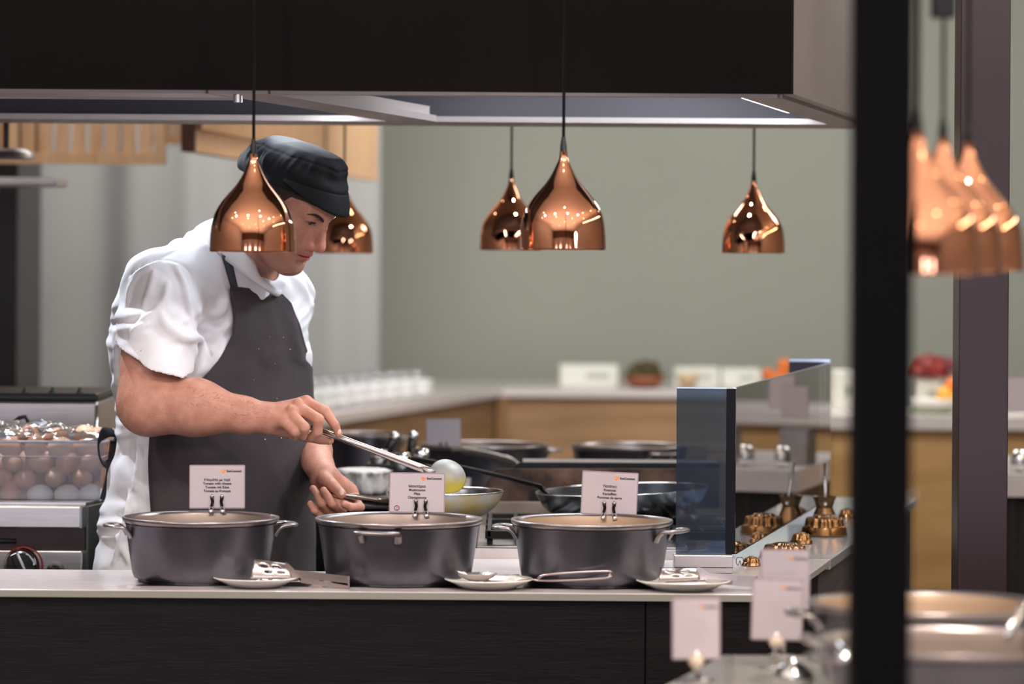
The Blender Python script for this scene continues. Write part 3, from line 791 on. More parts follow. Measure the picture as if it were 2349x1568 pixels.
# small wire hook next to the guard foot
q = onz(1697, 1297, CT)
bm = bmesh.new()
for s in (-1, 1):
    add_tube(bm, spline([(s * 0.001, 0, 0.016), (s * 0.006, 0, 0.015), (s * 0.007, 0, 0.006), (s * 0.003, 0, 0.001), (s * 0.0005, 0, 0.010)], 5), 0.0007, 6)
tag(obj('wire_clip', bm, M_black, loc=(q.x, q.y, CT)), 'tiny black wire clip on the stone beside the guard foot', 'clip')

# ================================================================ COOKING RANGE BEHIND THE FRONT COUNTER
rx0, rx1 = P(1095, 1250, 7.3).x, IL + SK * 0.88 - 0.012
rg = empty('cooking_range', (rx0, 7.28, 0), 'steel gas range behind the right pots with black grates and scorched splash plates', 'cooking range')
RXW = rx1 - rx0
RT = 0.905
obj('body', box(0, RXW, 0, 0.95, 0.05, RT - 0.03), M_steel_dk, rg, bevel=0.003)
obj('cooktop', box(-0.002, RXW + 0.002, -0.01, 0.58, RT - 0.0298, RT), M_steel_dk, rg, bevel=0.003)
def RP(px, py, d): return P(px, py, d) - rg.location
# grates
for gx in (0.02, 0.30):
    bm = bmesh.new()
    for i in range(5): add_box(bm, gx + i * 0.056, gx + i * 0.056 + 0.009, 0.02, 0.52, RT + 0.016, RT + 0.030)
    for j in range(4): add_box(bm, gx - 0.004, gx + 0.24, 0.02 + j * 0.16, 0.034 + j * 0.16, RT + 0.012, RT + 0.0295)
    for (i, j) in ((0, 0), (1, 0), (0, 1), (1, 1)): add_box(bm, gx + i * 0.22, gx + i * 0.22 + 0.012, 0.03 + j * 0.47, 0.045 + j * 0.47, RT, RT + 0.014)
    obj('burner_grate', bm, M_iron, rg, bevel=0.0015)
    for yy in (0.14, 0.40):
        obj('burner', lathe([(0, 0.012), (0.03, 0.012), (0.036, 0.008), (0.045, 0.006), (0.05, 0.0), (0, 0)], 28, c=(gx + 0.12, yy, RT)), M_iron, rg, smooth=True, auto=40)
obj('lower_backsplash', box(0, RXW, 0.585, 0.60, RT - 0.02, P(1170, 1150, 7.87).z), mat('stained_steel', S(176, 160, 146), 0.4, 0.7, var=0.15, scale=18), rg, bevel=0.001)
def splash(d, pts, label_m, name):
    bm = bmesh.new(); a_ = []; b_ = []
    for px, py in pts:
        q = RP(px, py, d); a_.append(bm.verts.new(q)); b_.append(bm.verts.new(q + Vector((0, 0.012, 0))))
    bm.faces.new(a_); bm.faces.new(b_)
    for i in range(len(pts)): bm.faces.new((a_[i], a_[(i + 1) % len(pts)], b_[(i + 1) % len(pts)], b_[i]))
    obj(name, bm, label_m, rg)
splash(7.92, [(1085, 1165), (1100, 1135), (1128, 1085), (1140, 1075), (1650, 1075), (1650, 1165)], M_rust, 'front_splash_plate')
splash(8.05, [(1150, 1100), (1180, 1068), (1192, 1060), (1650, 1062), (1650, 1100)], M_iron, 'rear_splash_plate')
q = RP(1200, 1062, 8.07); q2 = RP(1650, 1064, 8.07)
obj('griddle_slab', box(q.x, q2.x, 8.06 - 7.28, 8.25 - 7.28, q.z - 0.006, q.z), M_steel_dk, rg)
obj('side_rail', tube([RP(1296, 1120, 7.9), RP(1296, 1106, 7.9)], 0.0015, 8), mat('brass', S(200, 150, 80), 0.3, 1.0), rg)

# big wok-like pan on the range
def pan(cx, cy, d, R, depth, label, tilt=(0, 0), egg=False):
    t = empty('frying_pan', P(cx, cy, d), label, 'frying pan', 'steel frying pans')
    t.rotation_euler = (tilt[0], tilt[1], 0)
    pr = spline([(0, -depth, 0), (R * 0.55, -depth, 0), (R * 0.72, -depth * 0.88, 0), (R * 0.90, -depth * 0.5, 0), (R, 0, 0)], 6)
    o = [(p.x, p.y) for p in pr]; o[0] = (0, -depth)
    i_ = [(max(r - 0.002, 0), z + 0.002) for r, z in o[::-1]]
    i_[0] = (R - 0.002, 0.0008); i_[-1] = (0, -depth + 0.002)
    m1 = mat('egg_smeared_pan', S(214, 220, 220), 0.34, 0.25, var=0.4, scale=16, col2=S(222, 200, 134), sharp=(0.36, 0.55), rvar=0.1) if egg else M_pan
    obj('pan_body', lathe(o, 72), m1, t, smooth=True)
    obj('pan_inside', lathe(i_, 72), mat('dark_pan_inside', S(48, 50, 56), 0.35, 0.6, var=0.3, scale=30) if not egg else M_pan, t, smooth=True)
    obj('rim_wire', lathe([(R - 0.0028, 0), (R - 0.001, 0.0016), (R + 0.001, 0.0005), (R, -0.0012)], 72), M_chrome, t, smooth=True)
    return t
pb = pan(1427, 1122, 7.62, 0.190, 0.066, 'large shallow steel pan on the range behind the potatoes card', tilt=(0, -0.045))
inv = Matrix.LocRotScale(pb.location, pb.rotation_euler, None).inverted()
hpts = [inv @ P(1262, 1136, 7.60), inv @ P(1243, 1120, 7.60), inv @ P(1228, 1112, 7.59), inv @ P(1150, 1092, 7.55), inv @ P(1050, 1070, 7.5), inv @ P(975, 1056, 7.45), inv @ P(938, 1050, 7.42)]
obj('handle', tube(spline(hpts, 5), 0.0058, 10, flat=0.5, up=(0, 1, 0)), mat('dark_handle_steel', S(70, 70, 72), 0.25, 1.0), pb, smooth=True)
pa = pan(1022, 1126, 7.30, 0.1215, 0.052, 'small egg-smeared steel pan held over the range behind the mushrooms card', egg=True, tilt=(0.0, -0.01))
inv = Matrix.LocRotScale(pa.location, pa.rotation_euler, None).inverted()
hpts = [inv @ P(902, 1142, 7.29), inv @ P(890, 1151, 7.27), inv @ P(868, 1150, 7.25), inv @ P(836, 1145, 7.22), inv @ P(800, 1140, 7.19), inv @ P(772, 1135, 7.17), inv @ P(748, 1131, 7.165)]
obj('handle', tube(spline(hpts, 5), [0.005] * 5 + [0.0075] * 5 + [0.0088] * 10 + [0.008] * 5 + [0.007] * 5 + [0.005], 12, flat=0.85, up=(0, 1, 0)), mat('polished_handle', S(170, 160, 156), 0.15, 1.0), pa, smooth=True)
obj('handle_bracket', tube([inv @ P(884, 1148, 7.27), inv @ P(893, 1165, 7.28), inv @ P(903, 1180, 7.29)], 0.005, 8, flat=0.5, up=(0, 1, 0)), M_steel, pa, smooth=True)

# the cook's spoon
LA, LB = P(713, 979, 6.985), P(985, 1080, 7.02)
sp = empty('ladle', LA, 'long steel cooking spoon held in the cook\'s right hand, bowl smeared yellow', 'spoon')
r_ = lambda p: Vector(p) - sp.location
obj('handle', tube([r_(LA), r_(LA.lerp(LB, 0.4)), r_(LA.lerp(LB, 0.9)), r_(LB)], [0.0058, 0.0068, 0.0082, 0.0085], 14, flat=0.6, up=(0, 1, 0)), mat('warm_steel', S(205, 192, 184), 0.25, 1.0), sp, smooth=True)
obj('collar', tube([r_(P(968, 1072, 7.018)), r_(P(984, 1083, 7.02)), r_(P(1000, 1082, 7.022))], [0.0055, 0.0085, 0.004], 12), M_steel_dk, sp, smooth=True)
bc = P(1027, 1091, 7.03) - sp.location
Mb = Matrix.Translation(bc) @ Matrix.Rotation(rad(28), 4, 'Y') @ Matrix.Rotation(rad(62), 4, 'X')
pr = [(0, 0.0165), (0.010, 0.0155), (0.020, 0.012), (0.028, 0.0065), (0.033, 0.0), (0.0345, -0.002), (0.0325, -0.0015), (0.027, 0.0045), (0.018, 0.0105), (0.009, 0.014), (0, 0.015)]
m = mat('spoon_bowl_steel', S(150, 150, 146), 0.5, 0.35)
nt = m.node_tree; tc = nt.nodes.new('ShaderNodeTexCoord'); sx = nt.nodes.new('ShaderNodeSeparateXYZ'); nz = nt.nodes.new('ShaderNodeTexNoise'); nz.inputs['Scale'].default_value = 55
nt.links.new(tc.outputs['Object'], sx.inputs[0]); nt.links.new(tc.outputs['Object'], nz.inputs['Vector'])
ma = nt.nodes.new('ShaderNodeMath'); ma.operation = 'MULTIPLY_ADD'; ma.inputs[1].default_value = 0.030; nt.links.new(nz.outputs['Fac'], ma.inputs[0]); nt.links.new(sx.outputs['Z'], ma.inputs[2])
rp = nt.nodes.new('ShaderNodeValToRGB'); mr = nt.nodes.new('ShaderNodeMapRange'); mr.inputs['From Min'].default_value = bc.z - 0.006 + 0.0; mr.inputs['From Max'].default_value = bc.z + 0.022
nt.links.new(ma.outputs[0], mr.inputs['Value']); nt.links.new(mr.outputs['Result'], rp.inputs['Fac'])
rp.color_ramp.elements[0].color = S(196, 180, 62); rp.color_ramp.elements[1].color = S(150, 151, 146); rp.color_ramp.elements[1].position = 0.8
nt.links.new(rp.outputs['Color'], nt.nodes['Principled BSDF'].inputs['Base Color'])
obj('spoon_bowl', lathe(pr, 48, M=Mb @ Matrix.Diagonal((1.12, 1.05, 1, 1))), m, sp, smooth=True)

# ================================================================ SECOND LINE OF POTS BEHIND
t = empty('pot_counter', (0, 8.8, 0), 'low dark counter carrying the far pots behind the range', 'counter')
obj('worktop', box(P(690, 1100, 9).x, P(1600, 1100, 9).x, 0.0, 0.75, CT - 0.03, CT), M_steel_dk, t)
obj('carcass', box(P(700, 1100, 9).x, P(1590, 1100, 9).x, 0.03, 0.72, 0, CT - 0.03), M_darkwood, t)
cooking_pot(1112, 1017, 9.05, 0.168, [rad(5), rad(185)], 'blurred cast pot beyond the spoon bowl, bright rim, behind the pale card', sit=CT + 0.001)
cooking_pot(1445, 1024, 9.05, 0.155, [rad(-60), rad(120)], 'blurred cast pot behind the scorched splash plates, left of the guard', sit=CT + 0.001)
cooking_pot(832, 992, 9.32, 0.110, [rad(20), rad(200)], 'blurred grey pot beyond the cook\'s right fingers', sit=CT + 0.001, h=0.13)
# long grey spoon lying over the far pot
t = empty('serving_spoon', P(1120, 1045, 8.8), 'blurred grey spoon sloping over the far pot, right of the pale card', 'spoon')
obj('handle', tube(spline([P(1035, 1032, 8.86) - t.location, P(1070, 1034, 8.84) - t.location, P(1130, 1045, 8.8) - t.location, P(1188, 1062, 8.74) - t.location], 6), [0.004] * 5 + [0.009] * 10 + [0.011, 0.009, 0.006, 0.003], 12, flat=0.5, up=(0, 1, 0)), M_steel, t, smooth=True)
# white foil tub and bits
bm = bmesh.new(); R0 = 0.058
def foilrf(r, z, th, i): return r * (1 + 0.05 * math.sin(9 * th + i) + 0.04 * math.sin(17 * th + 2 * i) + 0.03 * math.sin(31 * th))
q = onz(832, 1150, RT + 0.005) 
q = P(832, 1132, 7.95)
t = obj('foil_tub', lathe([(0, 0), (0.05, 0), (0.055, 0.01), (0.058, 0.03), (0.060, 0.048), (0.064, 0.052), (0.05, 0.058), (0.03, 0.054), (0, 0.05)], 72, rf=foilrf), mat('white_foil', S(238, 234, 232), 0.35, 0.1, bump=0.003, bscale=40), smooth=True, loc=q)
tag(t, 'crumpled white foil tub behind the cook\'s left hand', 'tub')
t = empty('steel_stand', (q.x, q.y, 0), 'dark steel trolley under the white foil tub', 'trolley')
obj('top', box(-0.13, 0.24, -0.1, 0.6, q.z - 0.02, q.z - 0.001), M_steel_dk, t)
for (a, b) in ((-0.12, -0.09), (0.21, -0.09), (-0.12, 0.57), (0.21, 0.57)): obj('leg', box(a, a + 0.02, b, b + 0.02, 0, q.z - 0.02), M_black, t)
# dark ladles with chrome ends next to the pot
for i, (a, b, lab) in enumerate((((905, 1002), (880, 1055), 'left of two dark utensil handles with bluish chrome ends, beyond the spoon handle'), ((948, 1000), (938, 1060), 'right of two dark utensil handles with bluish chrome ends, beyond the spoon handle'))):
    t = empty('utensil', P(*a, 8.4), lab, 'utensil')
    obj('handle', tube([(0, 0, 0), P(*b, 8.4) - t.location], [0.012, 0.009], 12), M_black, t, smooth=True)
    obj('end_cap', lathe([(0, 0.014), (0.010, 0.010), (0.0145, 0.0), (0.010, -0.010), (0, -0.013)], 20), M_chrome, t, smooth=True)
for i, (x, y, r, lab) in enumerate(((868, 1042, 0.022, 'small round steel cup on the trolley, left one'), (920, 1050, 0.028, 'small round steel cup on the trolley, right one'), (965, 1040, 0.020, 'small steel cup beside the pale card'))):
    qq = P(x, y, 8.3)
    tag(obj('steel_cup', lathe([(0, -0.03), (r * 0.7, -0.03), (r, -0.01), (r, 0.012), (r * 0.93, 0.012), (r * 0.9, -0.008), (0, -0.02)], 24), M_chrome, smooth=True, loc=qq), lab, 'cup', 'small steel cups')
zst = q.z
t = empty('utensil_rack', P(915, 1080, 8.34), 'dark utensil block holding cups behind the foil tub', 'rack')
obj('block', box(-0.075, 0.085, -0.06, 0.12, zst - t.location.z, P(915, 1062, 8.3).z - t.location.z), M_black, t, bevel=0.004)

# ================================================================ GRILL WITH EGG TUB
GD = 7.36; gz = P(90, 1156, GD).z; gxr = P(187, 1156, GD).x; gxl = -1.75
t = empty('griddle_unit', (gxr, GD, 0), 'stainless griddle unit with control knobs under the egg tub', 'griddle')
def gz_(py): return P(90, py, GD).z
GB = 7.92
def gpr(bm, x0, x1, y0, y1, z0, z1): add_prism(bm, [(x0 + SK * (y0 - GD), y0 - GD), (x1 + SK * (y0 - GD), y0 - GD), (x1 + SK * (y1 - GD), y1 - GD), (x0 + SK * (y1 - GD), y1 - GD)], z0, z1)
W_ = gxl - gxr
bm = bmesh.new(); gpr(bm, W_, 0, GD, GB, gz_(1212), gz_(1160)); obj('top_band', bm, M_steel, t, bevel=0.004)
bm = bmesh.new(); gpr(bm, W_, -0.001, GD + 0.03, GB, gz_(1160) + 0.0005, gz_(1156) + 0.002); obj('top_plate', bm, M_steel, t)
bm = bmesh.new(); gpr(bm, W_, -0.002, GD + 0.028, GB - 0.01, gz_(1262), gz_(1212) - 0.0005); obj('dark_band', bm, mat('dark_steel', S(58, 46, 46), 0.3, 0.6), t)
bm = bmesh.new(); gpr(bm, W_, 0, GD + 0.005, GB - 0.01, 0.12, gz_(1262) - 0.0005); obj('front_panel', bm, M_steel, t, bevel=0.003)
bm = bmesh.new(); gpr(bm, -0.0015, 0.003, GD + 0.035, GB, 0.12, gz_(1165)); obj('side_panel', bm, mat('green_grey_steel', S(84, 86, 80), 0.4, 0.5, var=0.15, scale=12), t)
bm = bmesh.new(); q = P(18, 1240, GD + 0.027) - t.location; add_tube(bm, [q + Vector((-0.12, 0, 0)), q + Vector((0.018, 0, 0))], 0.0055, 12); obj('slot', bm, M_black, t, smooth=True)
def knob(px, py, r, mcap, side=None):
    q = P(px, py, GD + 0.004) - t.location
    Mk = Matrix.Translation(q) @ Matrix.Rotation(PI / 2, 4, 'X')
    k = obj('knob', lathe([(r * 1.05, 0), (r * 1.05, 0.006), (r * 0.96, 0.016), (r * 0.9, 0.026), (r * 0.8, 0.030), (0, 0.030)], 40, M=Mk), mcap, t, smooth=True, auto=35)
    bm = bmesh.new(); add_box(bm, -r * 0.22, r * 0.22, -r * 0.85, r * 0.85, 0.030, 0.040, M=Mk @ Matrix.Rotation(rad(25), 4, 'Z')); obj('knob_grip', bm, mcap, k, bevel=0.002)
    if side: obj('knob_ring', lathe([(r * 1.08, 0), (r * 1.14, 0.001), (r * 1.14, 0.007), (r * 1.06, 0.008)], 40, M=Mk @ Matrix.Translation((0.004, 0, 0))), side, k, smooth=True)
knob(50, 1296, 0.036, M_chrome, mat('red_ring', S(120, 34, 26), 0.4))
knob(128, 1310, 0.019, M_black)
for (a, b) in ((W_ + 0.05, 0.05), (-0.08, 0.05), (W_ + 0.05, 0.45), (-0.08, 0.45)): obj('leg', box(a, a + 0.03, b, b + 0.03, 0, 0.12), M_black, t)

# rear appliance with black top bar
t = empty('contact_grill', P(224, 1000, 8.1), 'stainless appliance with black top bar and three rubber feet behind the egg tub', 'grill')
xr = P(226, 950, 8.1).x - t.location.x; zt_ = P(120, 920, 8.1).z - t.location.z
bm = bmesh.new(); add_box(bm, -1.3, xr, 0, 0.4, -0.1, zt_); obj('body', bm, M_steel, t, bevel=0.006)
bm = bmesh.new(); add_box(bm, -1.3, xr - 0.001, -0.006, 0.38, zt_ + 0.0005, zt_ + 0.019); obj('top_bar', bm, M_black, t, bevel=0.005)
bm = bmesh.new(); add_tube(bm, [(xr - 0.004, -0.006, -0.09), (xr - 0.004, -0.006, zt_ - 0.008)], 0.004, 10); obj('corner_trim', bm, M_chrome, t, smooth=True)
for px in (55, 119, 181):
    q = P(px, 903, 8.1) - t.location
    obj('rubber_foot', lathe([(0, 0.014), (0.003, 0.013), (0.005, 0.006), (0.010, 0.0), (0.010, -0.002), (0, -0.002)], 16, c=(q.x, 0.02, zt_ + 0.0195)), mat('grey_rubber', S(60, 66, 64), 0.6), t, smooth=True)
t3 = empty('appliance_stand', (P(224, 1000, 8.1).x, 8.1, 0), 'dark base cabinet behind the griddle unit', 'cabinet')
obj('body', box(-1.3, -0.02, 0.02, 0.5, 0, t.location.z - 0.1 - 0.001), M_black, t3)
t = empty('tongs', P(20, 980, 7.8), 'dark curved tongs tip poking up behind the egg tub', 'tongs')
obj('arm', tube([P(-60, 1130, 7.75) - t.location] + [P(*a, 7.8) - t.location for a in ((-40, 1010), (18, 980), (45, 958), (58, 955), (64, 966), (62, 978))], [0.006, 0.006, 0.006, 0.005, 0.005, 0.004, 0.003], 10, flat=0.5, up=(0, 1, 0)), M_black, t, smooth=True)

# egg tub
ED = 7.46
eb = P(120, 1156, ED); zb_ = gz_(1156) + 0.0025
t = empty('egg_tub', (P(232, 1150, ED).x, ED, zb_), 'translucent plastic tub full of eggs standing on the griddle unit', 'tub')
M_tub = sheer('translucent_plastic', (0.92, 0.94, 1.0, 1), (0.75, 0.80, 0.92, 1), 0.22, gloss=0.02, rough=0.15)
hE = P(120, 1010, ED).z - zb_; xl_ = -0.52; dy = 0.22
def shell(bm, x0, x1, y0, y1, z0, z1, out):
    a = [bm.verts.new(v) for v in ((x0, y0, z0), (x1, y0, z0), (x1, y1, z0), (x0, y1, z0))]
    b = [bm.verts.new(v) for v in ((x0 - out, y0 - out, z1), (x1 + out, y0 - out, z1), (x1 + out, y1 + out, z1), (x0 - out, y1 + out, z1))]
    for k in range(4): bm.faces.new((a[k], a[(k + 1) % 4], b[(k + 1) % 4], b[k]))
    return a, b
bm = bmesh.new(); a, b = shell(bm, xl_, -0.004, 0, dy, 0.001, hE, 0.010); bm.faces.new(a)
obj('tub_wall', bm, M_tub, t)
bm = bmesh.new()
for zz, oo in ((hE - 0.002, 0.0105), (hE - 0.034, 0.0085)):
    pts = [(xl_ - oo, -oo, zz), (-0.004 + oo, -oo, zz), (-0.004 + oo, dy + oo, zz), (xl_ - oo, dy + oo, zz), (xl_ - oo, -oo, zz)]
    for p, q in zip(pts, pts[1:]): add_tube(bm, [p, q], 0.003 if zz > hE - 0.01 else 0.0012, 8)
obj('tub_rim', bm, sheer('tub_rim_plastic', (0.85, 0.9, 1.0, 1), (0.75, 0.82, 0.95, 1), 0.55, gloss=0.03, rough=0.15), t, smooth=True)
def egg(px, py, d, m, rz, label, ry=0.0, k=1.0):
    prof = [(0, -0.0285)] + [(0.0225 * math.sin(a) * (1 - 0.10 * math.cos(PI - a) * -1), -0.0285 * math.cos(a)) for a in [PI * i / 14 for i in range(1, 14)]] + [(0, 0.0285)]
    o = obj('egg', lathe([(r * k, z * k) for r, z in prof], 28), m, smooth=True, loc=P(px, py, d))
    o.rotation_euler = (rad(random.uniform(-15, 15)), ry, rz)
    return tag(o, label, 'egg', 'eggs in the translucent tub')
ordn = ['first', 'second', 'third', 'fourth', 'fifth']
rows = [('bottom row', [(24, 1131, 'b'), (91, 1134, 'w'), (154, 1134, 'w'), (211, 1133, 'w')]),
        ('second row from bottom', [(2, 1096, 'b'), (56, 1100, 'b'), (126, 1094, 't'), (188, 1096, 'b')]),
        ('third row from bottom', [(28, 1060, 'b'), (92, 1061, 'b'), (152, 1061, 'b'), (203, 1058, 'b')]),
        ('row just under the rim', [(22, 1026, 'b'), (78, 1024, 'b'), (138, 1026, 't'), (198, 1028, 'b')])]
nm = {'b': ('brown', M_egg), 't': ('pale tan', M_egg2), 'w': ('white', M_eggw)}
for ri, (rn, es) in enumerate(rows):
    for i, (x, y, c) in enumerate(es):
        egg(x, y, ED + 0.030 + 0.004 * (ri % 2), nm[c][1], random.uniform(0, 3), '%s egg in the tub, %s from left, %s' % (nm[c][0], ordn[i], rn), ry=rad(90 if c in 'wt' else random.choice((20, 70, 100))), k=1.0 if c != 'b' else 0.98)
for ri in range(4):
    for i in range(5):
        egg(10 + i * 52 + (ri % 2) * 20, 1128 - ri * 33, ED + 0.085 + 0.01 * (ri % 2), M_egg, random.uniform(0, 3), 'brown egg deep inside the tub, seen dimly behind the front eggs', ry=rad(random.uniform(0, 90)))
for i, (x, y) in enumerate(((64, 1000), (128, 1004), (196, 999), (228, 1003))):
    egg(x, y, ED + 0.05 + 0.02 * (i % 2), M_egg if i != 2 else M_egg2, random.uniform(0, 3), 'egg on top of the pile under the film, %s from the left' % ordn[i], ry=rad(80))
# cling film
bm = bmesh.new(); nx, ny = 90, 40; g = {}
fw = 0.54
for i in range(nx + 1):
    for j in range(ny + 1):
        x = xl_ - 0.01 + fw * i / nx * 1.0 + 0.0; y = -0.02 + 0.26 * j / ny
        e = math.sin(PI * min(1, max(0, i / nx))) ** 0.5 if i < nx * 0.5 else math.cos(PI * 0.5 * (i / nx * 2 - 1)) ** 0.4 if i < nx else 0
        z = hE + 0.006 + 0.024 * e * math.sin(PI * j / ny) ** 0.6 + 0.014 * mnoise.noise(Vector((x * 30, y * 30, 0))) + 0.006 * mnoise.noise(Vector((x * 90, y * 90, 3)))
        g[i, j] = bm.verts.new((x + 0.004 * mnoise.noise(Vector((x * 60, y * 60, 9))), y, max(z, hE + 0.003)))
for i in range(nx):
    for j in range(ny): bm.faces.new((g[i, j], g[i + 1, j], g[i + 1, j + 1], g[i, j + 1]))
o = obj('cling_film', bm, sheer('cling_film_plastic', (0.97, 0.97, 0.97, 1), (0.9, 0.9, 0.9, 1), 0.05, gloss=0.10, rough=0.08), smooth=True, loc=t.location)
tag(o, 'crumpled clear cling film heaped over the eggs on top of the tub', 'cling film')

# ================================================================ BACK COUNTERS
bd = 14.95
cnr = P(1152, 906, bd)
bc_ = empty('back_counter', (0, bd, 0), 'long oak-fronted back counter with white top, running across behind the pots', 'counter')
ztop = cnr.z
xr_ = P(1925, 900, bd).x
obj('worktop', prism([(cnr.x, 0), (xr_, 0), (xr_, 1.0), (cnr.x, 1.0)], ztop - 0.005, ztop + 0.03), M_white, bc_)
obj('front_board', box(cnr.x + 0.02, xr_ - 0.02, 0.03, 0.98, 0, ztop - 0.006), M_oak, bc_)
# peninsula towards the camera on the left
u1, v1 = UV(790, 966); dpe = (ZE - ztop) * F / v1; pe = P(790, 966, dpe)
dirp = (pe - cnr); k2 = (10.0 - bd) / dirp.y; pe2 = cnr + dirp * k2
pn = empty('side_counter', (cnr.x, bd, 0), 'white-topped counter with oak front running from behind the cook to the back wall', 'counter')
def pl(p): return (p[0] - cnr.x, p[1] - bd)
obj('worktop', prism([pl((cnr.x - 0.002, bd)), pl(pe2), pl((pe2.x - 0.8, pe2.y)), pl((cnr.x - 0.93, 14.5)), pl((-0.5, 14.5)), pl((-0.5, bd + 1.0)), pl((cnr.x - 0.002, bd + 1.0))], ztop - 0.005, ztop + 0.03), M_white, pn)
obj('front_board', prism([pl((cnr.x - 0.03, bd + 0.02)), pl((pe2.x - 0.03, pe2.y + 0.03)), pl((pe2.x - 0.77, pe2.y + 0.03)), pl((cnr.x - 0.9, 14.47)), pl((-0.47, 14.47)), pl((-0.47, bd + 0.95)), pl((cnr.x - 0.03, bd + 0.95))], 0, ztop - 0.006), M_oak, pn)
obj('corner_post', box(-0.025, 0.02, -0.004, 0.03, 0, ztop - 0.006), mat('oak_dark', S(134, 98, 62), 0.5), pn)
# right counter (nearer)
rc = empty('right_back_counter', (P(1890, 985, 12.1).x, 12.1, 0), 'nearer oak-fronted counter seen between the two columns, topped with fruit and cards', 'counter')
zr = P(2140, 985, 12.1).z
obj('worktop', box(0, 4.5, 0, 0.8, zr, zr + 0.045), M_white, rc)
obj('front_board', box(0.03, 4.5, 0.03, 0.75, 0, zr - 0.001), mat('oak_light', S(190, 152, 100), 0.5, var=0.25, scale=2.0, stretch=(1, 1, 5), col2=S(160, 122, 74)), rc)
# right buffet counter with dark front, half hidden by the brown column
bu = empty('buffet_counter', (1.20, 9.35, 0), 'white-topped buffet counter with black pleated front at the right edge', 'counter')
obj('worktop', prism([(0, 0.02), (0.02, 0), (4.2, 0), (4.2, 0.9), (0.14, 0.9)], CT - 0.03, CT + 0.03), M_white, bu)
bm = bmesh.new(); prev = None
for i in range(401):
    x = 0.02 + 4.16 * i / 400; y = 0.03 + 0.008 * math.sin(i * 0.9)
    a_, b_ = bm.verts.new((x, y, 0)), bm.verts.new((x, y, CT - 0.031))
    if prev: bm.faces.new((prev[0], a_, b_, prev[1]))
    prev = (a_, b_)
obj('pleated_front', bm, mat('black_cloth', S(22, 20, 22), 0.8), bu)
obj('carcass', prism([(0.04, 0.06), (4.15, 0.06), (4.15, 0.86), (0.17, 0.86)], 0, CT - 0.031), M_black, bu)
sign(2247, 965, 9.6, 0.11, 0.09, 0.5, 0, [], 'white card on the buffet counter behind the brown column, mirrored in the guard', clip=False, logo=False)
sign(2330, 945, 9.9, 0.11, 0.10, 0.5, 0, [], 'pale card at the right frame edge on the buffet counter', clip=False, logo=False)
for s, xx in ((0, 1.285), (1, 1.50)):
    tag(obj('card_stand', box(xx - 0.04, xx + 0.04, 9.58, 9.66 if not s else 9.64, CT + 0.031, 1.03), M_steel_dk), ('steel block holding the card behind the brown column', 'steel block holding the card at the right edge')[s], 'card stand')
for i, (xx, yy, rr_, hh, lab) in enumerate(((1.72, 9.64, 0.15, 0.13, 'dark pot on the buffet counter, nearest its left end, mirrored in the guard'), (2.06, 9.95, 0.16, 0.16, 'second dark pot on the buffet counter, mirrored in the guard'))):
    tag(obj('buffet_pot', lathe([(0, 0), (rr_ * 0.9, 0), (rr_, hh), (rr_ * 1.05, hh + 0.006), (rr_ * 0.94, hh), (rr_ * 0.85, 0.01), (0, 0.01)], 40), M_castal, smooth=True, auto=50, loc=(xx, yy, CT + 0.031)), lab, 'pot')
for i, (xx, yy) in enumerate(((1.38, 9.46), (1.27, 9.45))):
    tag(obj('small_jar', lathe([(0, 0), (0.02, 0), (0.024, 0.02), (0.022, 0.05), (0.014, 0.06), (0, 0.062)], 24), M_chrome, smooth=True, loc=(xx, yy, CT + 0.031)), ('small shiny jar at the left end of the buffet counter, front one', 'small shiny jar at the left end of the buffet counter, rear one')[i], 'jar')
tag(obj('buffet_pan', lathe([(0, 0.0), (0.15, 0.0), (0.16, 0.02), (0.17, 0.11), (0.175, 0.115), (0.165, 0.115), (0.15, 0.02), (0, 0.015)], 40), M_steel_dk, smooth=True, loc=(2.4, 9.75, CT + 0.031)), 'dark round pan on the buffet counter off to the right', 'pan')

# things on the back counters
M_tin = mat('white_box', S(224, 226, 216), 0.6)
def on(px, d, z): u, v = UV(px, 600); return Vector((u * d / F, d, z))
def pxw(n, d): return n * d / F
zc = ztop + 0.0305
def wbox(px0, px1, pyt, d, z, label, m=None, dep=0.12):
    a = P(px0, pyt, d); b = P(px1, pyt, d)
    t = empty('menu_box', ((a.x + b.x) / 2, d, z), label, 'box', 'white boxes on the back counters')
    w = (b.x - a.x) / 2
    obj('box_body', box(-w, w, 0, dep, 0, a.z - z), m or M_tin, t, bevel=0.004)
    obj('printed_panel', box(-w * 0.1, w * 0.7, -0.002, 0, (a.z - z) * 0.35, (a.z - z) * 0.62), mat('grey_print', S(176, 178, 168), 0.6), t)
    return t
wbox(1285, 1418, 836, 15.2, zc, 'white box with faint grey print on the back counter, left of the leafy bowl')
wbox(1548, 1650, 842, 15.3, zc, 'pale box right of the leafy bowl on the back counter')
wbox(1655, 1745, 845, 15.32, zc, 'pale box next to the orange fruit on the back counter')
def fbowl(px, d, z, R, hgt, m, label):
    t = empty('serving_bowl', on(px, d, z), label, 'bowl', 'bowls on the back counters')
    obj('bowl', lathe([(0, 0), (R * 0.5, 0), (R * 0.8, hgt * 0.4), (R, hgt), (R * 0.96, hgt), (R * 0.75, hgt * 0.45), (0, hgt * 0.2)], 36), m, t, smooth=True)
    return t
def mound(t, name, R, h, m, c=(0, 0, 0), bum=0.35):
    bm = bmesh.new(); bmesh.ops.create_icosphere(bm, subdivisions=4, radius=1)
    for v in bm.verts:
        k = 1 + bum * mnoise.noise(v.co * 3.5)
        v.co = Vector((v.co.x * R * k + c[0], v.co.y * R * k + c[1], max(v.co.z, -0.1) * h * k + c[2]))
    return obj(name, bm, m, t, smooth=True)
t = fbowl(1480, 15.1, zc, 0.095, 0.05, mat('terracotta', S(150, 84, 56), 0.5), 'terracotta bowl heaped with dark green leaves on the back counter')
